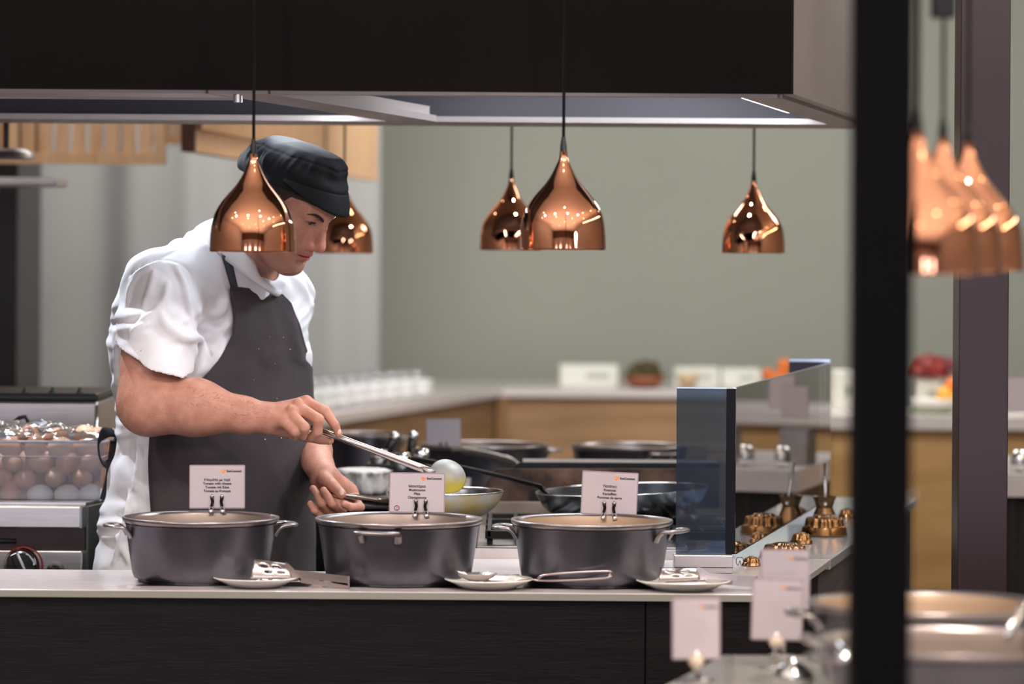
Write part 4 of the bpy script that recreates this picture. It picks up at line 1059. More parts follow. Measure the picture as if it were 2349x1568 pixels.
mound(t, 'leafy_heap', 0.072, 0.065, mat('dark_leaves', S(72, 60, 24), 0.7, var=0.5, scale=30), (0, 0, 0.05))
t = fbowl(1580, 15.12, zc, 0.05, 0.06, mat('tan_ceramic', S(196, 168, 132), 0.5), 'small tan bowl between leafy bowl and pale box')
for i, (px, py, r) in enumerate(((1762, 858, 0.026), (1800, 838, 0.03), (1795, 862, 0.03), (1776, 872, 0.026))):
    q = P(px, py, 14.98)
    bm = bmesh.new(); bmesh.ops.create_icosphere(bm, subdivisions=3, radius=r)
    o = obj('orange', bm, mat('orange_peel', S(236, 120, 42), 0.5), smooth=True, loc=q)
    tag(o, 'blurred orange, %s of the four left of the far guard pane' % ('leftmost', 'topmost', 'second from right', 'lowest')[i], 'orange', 'oranges on the back counter')
t = empty('fruit_stand', on(1785, 15.0, zc), 'wooden stand holding the oranges on the back counter', 'stand')
zz = P(1785, 868, 15).z - zc - 0.024
obj('tray', box(-0.09, 0.07, -0.06, 0.05, max(zz - 0.012, 0.001), max(zz, 0.012)), M_oak, t)
obj('tray_foot', box(-0.05, 0.04, -0.02, 0.02, 0, max(zz - 0.012, 0.001)), M_oak, t)
# right nearer counter stuff between the columns
zR = zr + 0.046
t = fbowl(2138, 12.4, zR, 0.09, 0.05, M_plate, 'green-rimmed white dish on the counter between the columns')
obj('rim_band', lathe([(0.082, 0.003), (0.09, 0.004), (0.09, 0.010), (0.082, 0.009)], 36), mat('green_glaze', S(120, 150, 90), 0.4), t, smooth=True)
t = wbox(2104, 2158, 868, 12.55, zR, 'tall white box between the columns under the dark red heap', dep=0.1)
tt = empty('red_heap', on(2128, 12.6, t.location.z + (P(2130, 868, 12.55).z - zR) + 0.001), 'blurred heap of dark red vegetables above the white box between the columns', 'vegetables')
mound(tt, 'red_leaves', 0.075, 0.07, mat('red_cabbage', S(150, 44, 30), 0.6, var=0.4, scale=20, col2=S(96, 26, 30)), (0, 0, 0.012))
mound(tt, 'plum_leaves', 0.042, 0.045, mat('plum', S(110, 40, 54), 0.6, var=0.3, scale=20), (0.09, 0, 0.03))
for i, (px, py, r, m, n, lab) in enumerate(((2170, 905, 0.034, mat('yellow_fruit', S(240, 176, 70), 0.5), 'yellow_fruit', 'yellow-orange fruit between the columns, left one'), (2188, 885, 0.032, mat('orange_peel'), 'orange', 'orange between the columns, upper right one'), (2185, 915, 0.030, mat('yellow_fruit'), 'yellow_fruit', 'yellow-orange fruit between the columns, lower right one'), (2168, 925, 0.026, mat('red_fruit', S(226, 120, 80), 0.5), 'red_fruit', 'reddish fruit at the bottom between the columns'))):
    bm = bmesh.new(); bmesh.ops.create_icosphere(bm, subdivisions=3, radius=r)
    tag(obj(n, bm, m, smooth=True, loc=P(px, py, 12.45)), lab, 'fruit', 'fruit between the columns')
t = empty('fruit_tray', on(2182, 12.45, zR), 'white tray block under the fruit between the columns', 'tray')
obj('block', box(-0.04, 0.12, -0.05, 0.08, 0, P(2180, 938, 12.45).z - zR), M_tin, t)
t = wbox(2316, 2420, 880, 12.5, zR, 'pale box at the far right edge behind the brown column')
t = wbox(1912, 1975, 850, 12.6, zR, 'pale greenish box just left of the black column')
# glassware on the side counter
M_glw = mat('glassware', S(236, 240, 242), 0.05, 0.0, coat=1.0); M_glw.node_tree.nodes['Principled BSDF'].inputs['Transmission Weight'].default_value = 0.75
M_wh = mat('white_china_far', S(238, 238, 238), 0.08, coat=1.0)
def glassrow(n, xa, ya, xb, yb, d0, d1, R, Hh, m, name, lab, cat, group, z):
    proto = None
    for i in range(n):
        s = i / (n - 1)
        px = xa + (xb - xa) * s; d = d0 + (d1 - d0) * s
        q = on(px, d, z)
        if proto is None:
            proto = o = obj(name, lathe([(0, 0), (R * 0.55, 0), (R * 0.62, Hh * 0.1), (R * 0.85, Hh * 0.5), (R, Hh), (R * 0.93, Hh), (R * 0.78, Hh * 0.5), (R * 0.5, Hh * 0.15), (0, Hh * 0.12)], 32), m, smooth=True, loc=q)
        else:
            o = proto.copy(); COL.objects.link(o); o.location = q
        tag(o, lab, cat, group)
zg = ztop + 0.0305
glassrow(9, 715, 0, 955, 0, 13.7, 14.7, 0.045, 0.085, M_glw, 'glass_tumbler', 'clear glass tumbler in the back row of sparkling glassware right of the cook', 'glass', 'back row of glasses', zg)
glassrow(9, 700, 0, 905, 0, 13.3, 14.1, 0.045, 0.075, M_glw, 'glass_tumbler', 'clear glass tumbler in the second row of glassware right of the cook', 'glass', 'second row of glasses', zg)
def bowls(n, xa, xb, d0, d1, lab, gname):
    proto = None
    for i in range(n):
        s = i / (n - 1); q = on(xa + (xb - xa) * s, d0 + (d1 - d0) * s, zg)
        for lv in range(3):
            if proto is None:
                proto = o = obj('white_bowl', lathe([(0, 0), (0.03, 0), (0.05, 0.014), (0.068, 0.034), (0.066, 0.034), (0.045, 0.018), (0, 0.006)], 36), M_wh, smooth=True)
            else: o = proto.copy(); COL.objects.link(o)
            o.location = q + Vector((0, 0, lv * 0.02)); tag(o, lab, 'bowl', gname)
bowls(8, 700, 960, 12.55, 13.9, 'white bowl in the front line of low stacks right of the cook', 'stacks of white bowls')

# ================================================================ FOREGROUND BUFFET
ft = empty('near_counter', (0, 0, 0), 'glossy white counter corner at the bottom right, nearest the camera', 'counter')
a0 = onz(1655, 1501, CT); a1 = onz(1530, 1568, CT)
sl = (a0.x - a1.x) / (a0.y - a1.y)
nb_ = 3.9
ft.location = (a0.x, a0.y, 0)
obj('worktop', prism([(0, 0), (0.20 - 0.075, 0), (2.2, 0), (2.2, nb_ - a0.y), (sl * (nb_ - a0.y), nb_ - a0.y)], CT - 0.03, CT), mat('gloss_white', S(206, 202, 200), 0.10, coat=0.5), ft, bevel=0.004)
obj('carcass', prism([(0.03, -0.03), (2.18, -0.03), (2.18, nb_ - a0.y + 0.03), (sl * (nb_ - a0.y) + 0.03, nb_ - a0.y + 0.03)], 0, CT - 0.031), M_darkwood, ft)
cooking_pot(2132, 1378, 5.02, 0.176, [rad(185), rad(0)], 'blurred large cast pot at the lower right, the farther of two', sit=CT + 0.001, lining=M_castin_tan, group='blurred pots in the right foreground')
cooking_pot(2190, 1452, 4.52, 0.178, [rad(205), rad(20)], 'blurred large cast pot at the bottom right corner, nearest the camera', sit=CT + 0.001, group='blurred pots in the right foreground')
t = empty('serving_spoon', P(2310, 1430, 4.75), 'blurred steel spoon standing in the near pot by the right edge', 'spoon')
obj('handle', tube([P(*a, d) - t.location for a, d in (((2308, 1462), 4.6), ((2330, 1425), 4.62), ((2352, 1380), 4.66))], [0.007, 0.006, 0.005], 10, flat=0.5, up=(0, 1, 0)), M_chrome, t, smooth=True)
t = empty('soup_ladle', P(1905, 1500, 4.3), 'blurred curved steel ladle resting by the near pot left of the column', 'ladle')
obj('handle', tube(spline([P(1850, 1462, 4.72) - t.location, P(1880, 1475, 4.6) - t.location, P(1915, 1475, 4.5) - t.location, P(1935, 1498, 4.42) - t.location, P(1930, 1515, 4.4) - t.location], 6), 0.009, 12, flat=0.7, up=(0, 0, 1)), M_chrome, t, smooth=True)
def fsign(px, pyb, d, w, h, yaw, roll, label, foot):
    s = sign(px, pyb, d, w, h, yaw, roll, ['Σαλάτα', 'Salad', 'Salat'][:0], label, clip=False, group='blurred cards on wire stands', logo=True)
    k = Vector(foot) - s.location
    inv = s.rotation_euler.to_matrix().inverted()
    k = inv @ k
    for i in range(4):
        bm = bmesh.new(); z = h * 0.62 - i * 0.010
        add_box(bm, -w * 0.25, w * 0.25, -0.0012, -0.0007, z, z + 0.0018); obj('print_line', bm, mat('faint_ink', S(196, 184, 192), 0.6), s)
    obj('stem', tube([(0, 0.004, 0.012), (0, 0.006, -0.01), k], [0.006, 0.005, 0.004], 10), M_steel, s, smooth=True)
    obj('clip_bead', lathe([(0, 0.010), (0.009, 0.005), (0.012, -0.002), (0.006, -0.010), (0, -0.011)], 20, c=(0, 0.0, -0.002)), mat('cream_plastic', S(220, 200, 180), 0.4), s, smooth=True)
    obj('foot', lathe([(0, 0.004), (0.02, 0.003), (0.024, 0), (0, 0)], 28, c=tuple(k)), M_steel, s, smooth=True)
fsign(1597, 1512, 5.02, 0.070, 0.089, 0.1, 0.0, 'blurred lilac-white card low in the foreground, left of the other two', onz(1605, 1560, CT))
fsign(1781, 1468, 5.22, 0.078, 0.092, 0.1, 0.03, 'blurred card in front of its pair, just left of the black column', onz(1775, 1530, CT))
fsign(1800, 1400, 5.34, 0.076, 0.094, 0.0, 0.01, 'blurred card standing behind another, overlapping the copper moulds', onz(1795, 1506, CT))
q = onz(1820, 1560, CT)
t = obj('steel_bell', lathe([(0, 0.036), (0.006, 0.034), (0.007, 0.028), (0.02, 0.022), (0.028, 0.01), (0.030, 0.0), (0, 0)], 32), M_chrome, smooth=True, loc=(q.x, q.y, CT))
tag(t, 'small shiny steel dome at the bottom edge on the near white counter', 'bell')
# ================================================================ THE COOK
def A3(px, py, d): return np.array(P(px, py, d))
CD = 7.30
person = empty('person', (A3(480, 900, CD)[0], CD + 0.05, 0), 'man in black cap, white short-sleeved jacket and dark grey apron, head bowed over the pots', 'person')
PO = np.array(person.location)
M_skin = mat('skin', S(206, 152, 128), 0.48, sss=0.12, spec=0.35)
nt = M_skin.node_tree; b = nt.nodes['Principled BSDF']
at = nt.nodes.new('ShaderNodeAttribute'); at.attribute_name = 'tint'; nz = nt.nodes.new('ShaderNodeTexNoise'); nz.inputs['Scale'].default_value = 45; nz.inputs['Detail'].default_value = 5
mx = nt.nodes.new('ShaderNodeMix'); mx.data_type = 'RGBA'; mx.blend_type = 'MULTIPLY'; mx.inputs['Factor'].default_value = 1.0
rp = nt.nodes.new('ShaderNodeValToRGB'); rp.color_ramp.elements[0].color = (0.80, 0.74, 0.72, 1); rp.color_ramp.elements[1].color = (1, 1, 1, 1); rp.color_ramp.elements[0].position = 0.3; rp.color_ramp.elements[1].position = 0.65
tc = nt.nodes.new('ShaderNodeTexCoord'); nt.links.new(tc.outputs['Object'], nz.inputs['Vector']); nt.links.new(nz.outputs['Fac'], rp.inputs['Fac'])
nt.links.new(at.outputs['Color'], mx.inputs[6]); nt.links.new(rp.outputs['Color'], mx.inputs[7]); nt.links.new(mx.outputs[2], b.inputs['Base Color'])
bp = nt.nodes.new('ShaderNodeBump'); bp.inputs['Distance'].default_value = 0.0006; n3 = nt.nodes.new('ShaderNodeTexNoise'); n3.inputs['Scale'].default_value = 260
nt.links.new(tc.outputs['Object'], n3.inputs['Vector']); nt.links.new(n3.outputs['Fac'], bp.inputs['Height']); nt.links.new(bp.outputs['Normal'], b.inputs['Normal'])

# ---- head frame
HTH, HPH = rad(61), rad(35)
HF = np.array([math.cos(HPH) * math.sin(HTH), -math.cos(HPH) * math.cos(HTH), -math.sin(HPH)])
HU = np.array([math.sin(HPH) * math.sin(HTH), -math.sin(HPH) * math.cos(HTH), math.cos(HPH)])
HL = np.cross(HU, HF)
HO = A3(670, 459, 7.20)
HK = 1.03                      # overall head scale
def to_h(p): q = (p - HO) / HK; return np.stack([q @ HF, q @ HL, q @ HU], 1)
def from_h(f, l, u): return HO + HK * (HF * f + HL * l + HU * u)

def head_sdf(q):
    """q in head frame, columns f,l,u"""
    s = q.copy(); s[:, 1] = np.abs(s[:, 1])
    d = s_ell(s, (-0.014, 0, 0.032), (0.095, 0.074, 0.072))
    d = smin(d, s_ell(s, (0.028, 0, 0.034), (0.058, 0.062, 0.058)), 0.02)
    d = smin(d, s_ell(s, (0.030, 0, -0.025), (0.056, 0.062, 0.085)), 0.02)
    d = smin(d, s_cone(s, (-0.002, 0.050, -0.066), (0.066, 0.015, -0.107), 0.025, 0.017), 0.02)
    d = smin(d, s_cone(s, (0.0, 0.052, -0.02), (0.0, 0.050, -0.070), 0.022, 0.018), 0.02)
    d = smin(d, s_cone(s, (0.075, 0.0, -0.109), (0.073, 0.009, -0.109), 0.0175, 0.0175), 0.014)
    d = smin(d, s_ell(s, (0.032, 0, -0.100), (0.052, 0.048, 0.034)), 0.02)     # under the chin
    d = smin(d, s_cone(s, (0.083, 0.006, 0.017), (0.067, 0.046, 0.018), 0.0095, 0.0095), 0.012)   # brow
    d = smin(d, s_cone(s, (0.060, 0.040, -0.026), (0.034, 0.058, -0.018), 0.019, 0.014), 0.018)  # cheek bone
    d = smin(d, s_ell(s, (0.056, 0.026, -0.052), (0.026, 0.024, 0.024)), 0.014)
    d = smin(d, s_ell(s, (0.074, 0, -0.070), (0.0225, 0.028, 0.027)), 0.012)   # muzzle
    # eye sockets
    d = smax(d, -(s_ell(s, (0.0935, 0.031, 0.003), (0.018, 0.019, 0.0135))), 0.010)
    # nose
    nose = s_cone(s, (0.084, 0, 0.012), (0.1065, 0, -0.032), 0.0070, 0.0092)
    nose = smin(nose, s_cone(s, (0.1055, 0, -0.036), (0.1095, 0, -0.039), 0.0112, 0.0106), 0.006)
    nose = smin(nose, s_ell(s, (0.0945, 0.0115, -0.0450), (0.0115, 0.0070, 0.0080)), 0.005)
    nose = smin(nose, s_cone(s, (0.085, 0, -0.046), (0.100, 0, -0.049), 0.010, 0.006), 0.006)
    d = smin(d, s_cone(s, (0.074, 0.013, -0.010), (0.080, 0.017, -0.040), 0.0125, 0.0125), 0.012)
    d = smin(d, nose, 0.012)
    d = smax(d, -s_ell(s, (0.0995, 0.0072, -0.0560), (0.0070, 0.0034, 0.0040)), 0.002)
    # eyelids (eye looks down)
    lid = np.sqrt(((s - V3((0.0705, 0.0315, 0.005))) ** 2).sum(1)) - 0.0148
    ang = s[:, 2] - (-0.0002) - 0.10 * (s[:, 1] - 0.031)
    slit = np.abs(ang) - (0.0047 * np.clip(1 - ((s[:, 1] - 0.0315) / 0.0145) ** 2, 0, 1))
    front = 0.072 - s[:, 0]
    lid = smax(lid, -np.maximum(slit, front), 0.0012)
    d = smin(d, lid, 0.004)
    # lips
    up = smin(s_cone(s, (0.0955, 0.0, -0.0655), (0.0930, 0.010, -0.0665), 0.0048, 0.0044), s_cone(s, (0.0930, 0.010, -0.0665), (0.0820, 0.0245, -0.0725), 0.0044, 0.0020), 0.003)
    lo = smin(s_cone(s, (0.0930, 0.0, -0.0775), (0.0905, 0.010, -0.0770), 0.0060, 0.0052), s_cone(s, (0.0905, 0.010, -0.0770), (0.0820, 0.0235, -0.0735), 0.0052, 0.0020), 0.003)
    d = smin(d, up, 0.0035); d = smin(d, lo, 0.0035)
    cut = np.sqrt((np.abs(s[:, 2] + 0.0717 + 0.08 * np.clip(s[:, 1] - 0.006, 0, 1)) / 0.0011) ** 2) - 1
    cut = np.maximum(cut * 0.0011, np.maximum(0.080 - s[:, 0], s[:, 1] - 0.0225))
    d = smax(d, -cut, 0.0012)
    # philtrum, chin fold
    d = smax(d, -s_cone(s, (0.1015, 0, -0.053), (0.1010, 0, -0.062), 0.0022, 0.0022), 0.004)
    d = smax(d, -s_cone(s, (0.0960, 0, -0.0880), (0.0880, 0.014, -0.088), 0.0040, 0.003), 0.006)
    # ear
    e = s_ell(s, (-0.014, 0.0775, -0.008), (0.019, 0.0085, 0.031))
    e = smax(e, -s_ell(s, (-0.010, 0.0865, -0.006), (0.0115, 0.0065, 0.021)), 0.003)
    e = smin(e, s_ell(s, (-0.004, 0.076, -0.014), (0.006, 0.006, 0.008)), 0.003)
    d = smin(d, e, 0.006)
    return d * HK

def tint_for(v):
    q = to_h(v); t = np.tile(np.array(S(201, 147, 127)[:3]), (len(v), 1))
    hd = (np.abs(q) < 0.17).all(1)
    al = np.abs(q[:, 1])
    def blend(mask, c):
        m = np.clip(mask, 0, 1)[:, None]
        t[:] = t * (1 - m) + np.array(S(*c)[:3]) * m
    near = hd & (q[:, 0] > 0.0)
    f = near.astype(float)
    # stubble, flushed nose and cheek, lips
    blend(f * np.clip((-0.045 - q[:, 2]) / 0.02, 0, 1) * 0.45, (168, 128, 112))
    blend(f * np.exp(-(((q[:, 2] + 0.042) / 0.014) ** 2 + (al / 0.016) ** 2)) * (q[:, 0] > 0.088) * 0.7, (214, 128, 116))
    blend(f * np.exp(-(((q[:, 2] + 0.030) / 0.02) ** 2 + ((al - 0.043) / 0.02) ** 2)) * 0.35, (208, 132, 118))
    lip = np.clip(1.25 - np.sqrt(((q[:, 2] + 0.0716) / 0.0098) ** 2 + (al / 0.0245) ** 2) , 0, 1) * 3
    blend(f * np.clip(lip, 0, 1) * (q[:, 0] > 0.075) * 0.75, (190, 104, 98))
    blend(f * np.exp(-(((q[:, 2] + 0.0717) / 0.0016) ** 2)) * (al < 0.022) * (q[:, 0] > 0.08) * 0.8, (86, 34, 34))
    blend(f * np.exp(-(((q[:, 2] + 0.0) / 0.011) ** 2 + ((al - 0.0315) / 0.016) ** 2)) * (q[:, 0] > 0.066) * 0.35, (150, 96, 84))
    blend((np.exp(-(((q[:, 2] + 0.0005 - 0.10 * (al - 0.031)) / 0.0020) ** 2)) * (np.abs(al - 0.0325) < 0.0125) * (q[:, 0] > 0.07) * hd) * 0.8, (48, 30, 26))
    return t

# ---- arms and hands
Rel, Rw = A3(338, 925, 7.035), A3(607, 957, 6.99)
def hand_right(p):
    palm = None
    W0 = A3(612, 957, 6.99)
    for k, r in ((A3(700, 926, 7.01), 0.0165), (A3(680, 936, 6.985), 0.0165), (A3(668, 950, 6.97), 0.016), (A3(650, 966, 6.965), 0.0145)):
        e = s_cone(p, W0, k, 0.024, r); palm = e if palm is None else smin(palm, e, 0.012)
    palm = smin(palm, s_cone(p, A3(625, 975, 6.99), A3(672, 992, 7.005), 0.019, 0.0135), 0.012)
    fs = [([A3(702, 924, 7.01), A3(748, 944, 6.975), A3(768, 974, 6.965), A3(777, 995, 6.968)], [0.0135, 0.0112, 0.0092, 0.0078]),
          ([A3(684, 934, 6.985), A3(730, 962, 6.942), A3(728, 990, 6.950), A3(713, 1004, 6.962)], [0.0132, 0.0120, 0.0100, 0.0085]),
          ([A3(668, 950, 6.965), A3(698, 980, 6.932), A3(694, 1000, 6.950)], [0.0130, 0.0113, 0.0092]),
          ([A3(652, 966, 6.960), A3(677, 990, 6.935), A3(672, 1001, 6.950)], [0.0118, 0.0104, 0.0088]),
          ([A3(660, 985, 7.01), A3(700, 998, 7.012), A3(735, 1006, 7.005), A3(756, 1010, 7.0)], [0.0145, 0.0125, 0.0110, 0.0088])]
    out = palm
    for pts, rs in fs:
        out = np.minimum(out, smin(palm, s_chain(p, pts, rs, 0.003), 0.006))
    # knuckle bumps and nails
    for c, r in ((A3(704, 916, 7.0), 0.009), (A3(684, 922, 6.976), 0.009), (A3(668, 936, 6.958), 0.0085)):
        out = smin(out, np.sqrt(((p - c) ** 2).sum(1)) - r, 0.006)
    return out
def arm_right(p):
    d = s_cone(p, A3(360, 690, 7.12), Rel, 0.066, 0.060)
    d = smin(d, s_cone(p, A3(346, 928, 7.03), A3(450, 934, 7.01), 0.058, 0.053), 0.03)
    d = smin(d, s_cone(p, A3(450, 934, 7.01), A3(560, 952, 6.995), 0.053, 0.0345), 0.03)
    d = smin(d, s_cone(p, A3(560, 952, 6.995), Rw, 0.0345, 0.0285), 0.02)
    return smin(d, hand_right(p), 0.012)
Lw = A3(744, 1092, 7.22)
def hand_left(p):
    palm = s_cone(p, Lw, A3(800, 1126, 7.245), 0.026, 0.019)
    palm = smin(palm, s_cone(p, A3(757, 1110, 7.24), A3(812, 1143, 7.245), 0.022, 0.013), 0.012)
    palm = smin(palm, s_cone(p, A3(742, 1108, 7.22), A3(752, 1160, 7.235), 0.024, 0.018), 0.012)
    palm = smin(palm, s_cone(p, A3(752, 1165, 7.23), A3(800, 1155, 7.235), 0.017, 0.014), 0.012)
    fs = [([A3(746, 1100, 7.19), A3(764, 1114, 7.160), A3(783, 1132, 7.140)], [0.0165, 0.0125, 0.0105]),
          ([A3(812, 1144, 7.235), A3(826, 1163, 7.185), A3(805, 1163, 7.145), A3(790, 1156, 7.135)], [0.012, 0.0095, 0.0088, 0.0082]),
          ([A3(798, 1152, 7.22), A3(783, 1170, 7.17), A3(762, 1154, 7.138), A3(742, 1124, 7.135)], [0.012, 0.0102, 0.0094, 0.0078]),
          ([A3(778, 1162, 7.22), A3(757, 1176, 7.17), A3(738, 1154, 7.142), A3(718, 1120, 7.145)], [0.012, 0.0102, 0.0092, 0.0076]),
          ([A3(762, 1172, 7.22), A3(742, 1190, 7.17), A3(722, 1170, 7.15), A3(712, 1155, 7.155)], [0.011, 0.0095, 0.0085, 0.0072])]
    out = palm
    for pts, rs in fs:
        out = np.minimum(out, smin(palm, s_chain(p, pts, rs, 0.003), 0.005))
    return out
def arm_left(p):
    d = s_cone(p, A3(640, 700, 7.52), A3(672, 950, 7.56), 0.058, 0.047)
    d = smin(d, s_cone(p, A3(676, 955, 7.56), A3(716, 1035, 7.40), 0.046, 0.039), 0.03)
    d = smin(d, s_cone(p, A3(716, 1035, 7.40), Lw, 0.039, 0.0275), 0.02)
    return smin(d, hand_left(p), 0.012)

# ---- torso
TH = rad(50)
TL = np.array([math.cos(TH), math.sin(TH), 0.0]); TF = np.array([math.sin(TH), -math.cos(TH), 0.0])
#            py   centre px, half width across, half depth, depth
TOR = [(545, 520, 0.085, 0.080, 7.33), (575, 505, 0.130, 0.105, 7.34), (610, 492, 0.185, 0.130, 7.35), (650, 484, 0.222, 0.150, 7.36), (700, 480, 0.236, 0.163, 7.37), (760, 481, 0.240, 0.170, 7.37),
       (820, 480, 0.236, 0.172, 7.37), (880, 482, 0.230, 0.172, 7.37), (950, 488, 0.224, 0.172, 7.37), (1010, 488, 0.224, 0.174, 7.37), (1100, 478, 0.236, 0.180, 7.37), (1200, 470, 0.246, 0.186, 7.37), (1310, 462, 0.258, 0.190, 7.37), (1500, 462, 0.262, 0.192, 7.37)]
_z = [P(r[1], r[0], r[4]).z for r in TOR][::-1]
_x = [P(r[1], r[0], r[4]).x for r in TOR][::-1]
_a = [r[2] for r in TOR][::-1]; _b = [r[3] for r in TOR][::-1]; _y = [r[4] for r in TOR][::-1]
_zz = np.linspace(_z[0], _z[-1], 240)
def _sm(a):
    q = np.interp(_zz, _z, a); k = np.hanning(25); k /= k.sum()
    return np.convolve(np.pad(q, 12, mode='edge'), k, mode='valid')
_x, _y, _a, _b = _sm(_x), _sm(_y), _sm(_a), _sm(_b); _z = _zz
def tor(z): return np.interp(z, _z, _x), np.interp(z, _z, _y), np.interp(z, _z, _a), np.interp(z, _z, _b)
def torso(p, grow=0.0, ztop=None):
    cx, cy, a, b = tor(p[:, 2])
    dx = p[:, 0] - cx; dy = p[:, 1] - cy
    la = (dx * TL[0] + dy * TL[1]) / (a + grow); lb = (dx * TF[0] + dy * TF[1]) / (b + grow)
    k = np.sqrt(la * la + lb * lb) + 1e-6
    r = np.sqrt(dx * dx + dy * dy)
    d = (k - 1) * r / k
    return smax(d, p[:, 2] - (_z[-1] if ztop is None else ztop), 0.05) * 0.85

NB = A3(545, 640, 7.32)                 # base of the neck
NT = from_h(-0.030, 0, -0.040)
def neck(p): return s_cone(p, NB, NT, 0.070, 0.058)

def body_sdf(p):
    d = smin(neck(p), head_sdf(to_h(p)), 0.02)
    return d
z_low = 0.80
def trunk(p):
    d = torso(p, -0.020)
    d = smax(d, z_low - p[:, 2], 0.01)
    return smin(d, neck(p), 0.04)

parts = []
v, f = nets(body_sdf, HO + [-0.22, -0.20, -0.26], HO + [0.20, 0.20, 0.17], 0.0019, guard=3.0); parts.append((v, f))
v, f = nets(arm_right, A3(240, 640, 7.0) + [0, -0.17, -0.42], A3(800, 640, 7.3) + [0, 0, 0.05], 0.0028); parts.append((relax(v, f, 1), f))
v, f = nets(arm_left, A3(560, 1230, 7.1) + [0, -0.03, 0], A3(850, 640, 7.60) + [0, 0.04, 0], 0.0026); parts.append((relax(v, f, 1), f))
v, f = nets(trunk, A3(230, 1330, 7.0) + [-0.02, -0.02, -0.1], A3(730, 560, 7.72) + [0.05, 0.05, 0.02], 0.010); parts.append((v, f))
legs = []
hipz = 0.86
def leg_sdf(p):
    d = None
    for s in (-1, 1):
        hx = np.array([_x[0], 7.37, 0]) + TL * 0.095 * s
        e = smin(s_cone(p, hx + [0, 0, hipz], hx + TF * 0.02 + [0, 0, 0.48], 0.095, 0.062), s_cone(p, hx + TF * 0.02 + [0, 0, 0.48], hx + [0, 0, 0.09], 0.060, 0.042), 0.03)
        e = smin(e, s_cone(p, hx + [0, 0, 0.06], hx + TF * 0.15 + [0, 0, 0.045], 0.042, 0.034), 0.02)
        d = e if d is None else np.minimum(d, e)
    return d
v, f = nets(leg_sdf, np.array([_x[0] - 0.36, 6.98, 0.0]), np.array([_x[0] + 0.38, 7.8, 0.97]), 0.012); parts.append((v, f))
v, f = join_nets(parts)
me = np_mesh('person_body', v - PO, f)
t_ = tint_for(v)
ca = me.color_attributes.new('tint', 'FLOAT_COLOR', 'POINT')
ca.data.foreach_set('color', np.concatenate([t_, np.ones((len(t_), 1))], 1).astype(np.float32).ravel())
bd_ = obj('body', me, M_skin, person)

def child(name, vf, m, rlx=0):
    v, f = vf
    if rlx: v = relax(v, f, rlx)
    return obj(name, np_mesh(name, v - PO, f), m, person)
def relp(p): return Vector(tuple(np.array(p) - PO))

# eyes, brows, nails
for s in (-1, 1):
    c = from_h(0.0705, 0.0315 * s, 0.005)
    bm = bmesh.new(); bmesh.ops.create_uvsphere(bm, u_segments=32, v_segments=24, radius=0.0128 * HK, matrix=Matrix.Translation(relp(c)))
    e = obj('eye', bm, mat('eye_white', S(150, 132, 124), 0.2, coat=0.5), person, smooth=True)
    g = HF * 0.88 - HU * 0.40 - HL * 0.10; g = g / np.linalg.norm(g)
    bm = bmesh.new(); ci = relp(c + g * 0.0072 * HK)
    bmesh.ops.create_uvsphere(bm, u_segments=24, v_segments=16, radius=0.0073 * HK, matrix=Matrix.Translation(ci))
    obj('iris', bm, mat('dark_iris', S(34, 22, 16), 0.08, coat=1.0), e, smooth=True)
    bp_ = spline([relp(from_h(0.0930, 0.014 * s, 0.0120)), relp(from_h(0.0912, 0.025 * s, 0.0175)), relp(from_h(0.0840, 0.041 * s, 0.0215)), relp(from_h(0.0735, 0.0545 * s, 0.0165))], 7)
    n_ = len(bp_)
    obj('eyebrow', tube(bp_, [0.0004 + 0.0034 * math.sin(PI * (0.14 + 0.86 * i / n_)) * (1 - 0.4 * i / n_) for i in range(n_)], 10, flat=0.42, up=tuple(HU * 0.2 + HF), caps=True), mat('dark_hair', S(38, 26, 24), 0.7), person, smooth=True)
    el = spline([relp(from_h(0.0853, 0.0255 * s, 0.0034)), relp(from_h(0.0862, 0.032 * s, 0.0040)), relp(from_h(0.0810, 0.0435 * s, 0.0018))], 5)
    obj('eyelashes', tube(el, 0.0010, 6), mat('dark_hair'), person, smooth=True)
def nail(c, n, r):
    bm = bmesh.new(); n = Vector(n).normalized()
    q = n.to_track_quat('Z', 'Y').to_matrix().to_4x4()
    add_lathe(bm, [(0, 0.0016), (r * 0.6, 0.0013), (r, 0.0)], 18, M=Matrix.Translation(relp(c)) @ q @ Matrix.Diagonal((0.85, 1.15, 1, 1)))
    obj('fingernail', bm, mat('nail', S(232, 190, 176), 0.25), person, smooth=True)
nail(A3(775, 990, 6.968) + np.array([0.003, -0.0072, 0.0015]), (0.3, -1, 0.1), 0.0048)
nail(A3(783, 1131, 7.140) + np.array([0.001, -0.0092, 0.0035]), (0.1, -1, 0.4), 0.0058)
nail(A3(718, 1120, 7.145) + np.array([-0.0028, -0.0058, 0.0028]), (-0.4, -1, 0.4), 0.0042) if False else None

# ---- hair under the cap
def hair_sdf(p):
    q = to_h(p); s = q.copy(); s[:, 1] = np.abs(s[:, 1])
    d = s_ell(s, (-0.014, 0, 0.034), (0.0995, 0.0785, 0.082)) 
    d = smin(d, s_ell(s, (0.028, 0, 0.036), (0.058, 0.0650, 0.058)), 0.02)
    d += 0.0012 * np.sin(q[:, 2] * 520 + 60 * q[:, 0] + 2 * np.sin(q[:, 1] * 200)) * (q[:, 0] < 0.08)
    lim = 0.036 - q[:, 2] - 0.9 * np.clip(0.02 - q[:, 0], 0, 0.09) - 0.25 * np.clip(0.06 - q[:, 0], 0, 0.04)     # hairline falls to the nape
    d = smax(d, lim, 0.003)
    d = np.maximum(d, q[:, 2] - 0.072)
    side = s_cone(s, (0.024, 0.0665, 0.030), (0.008, 0.0690, -0.006), 0.0080, 0.0050)
    return np.minimum(d, side) * HK
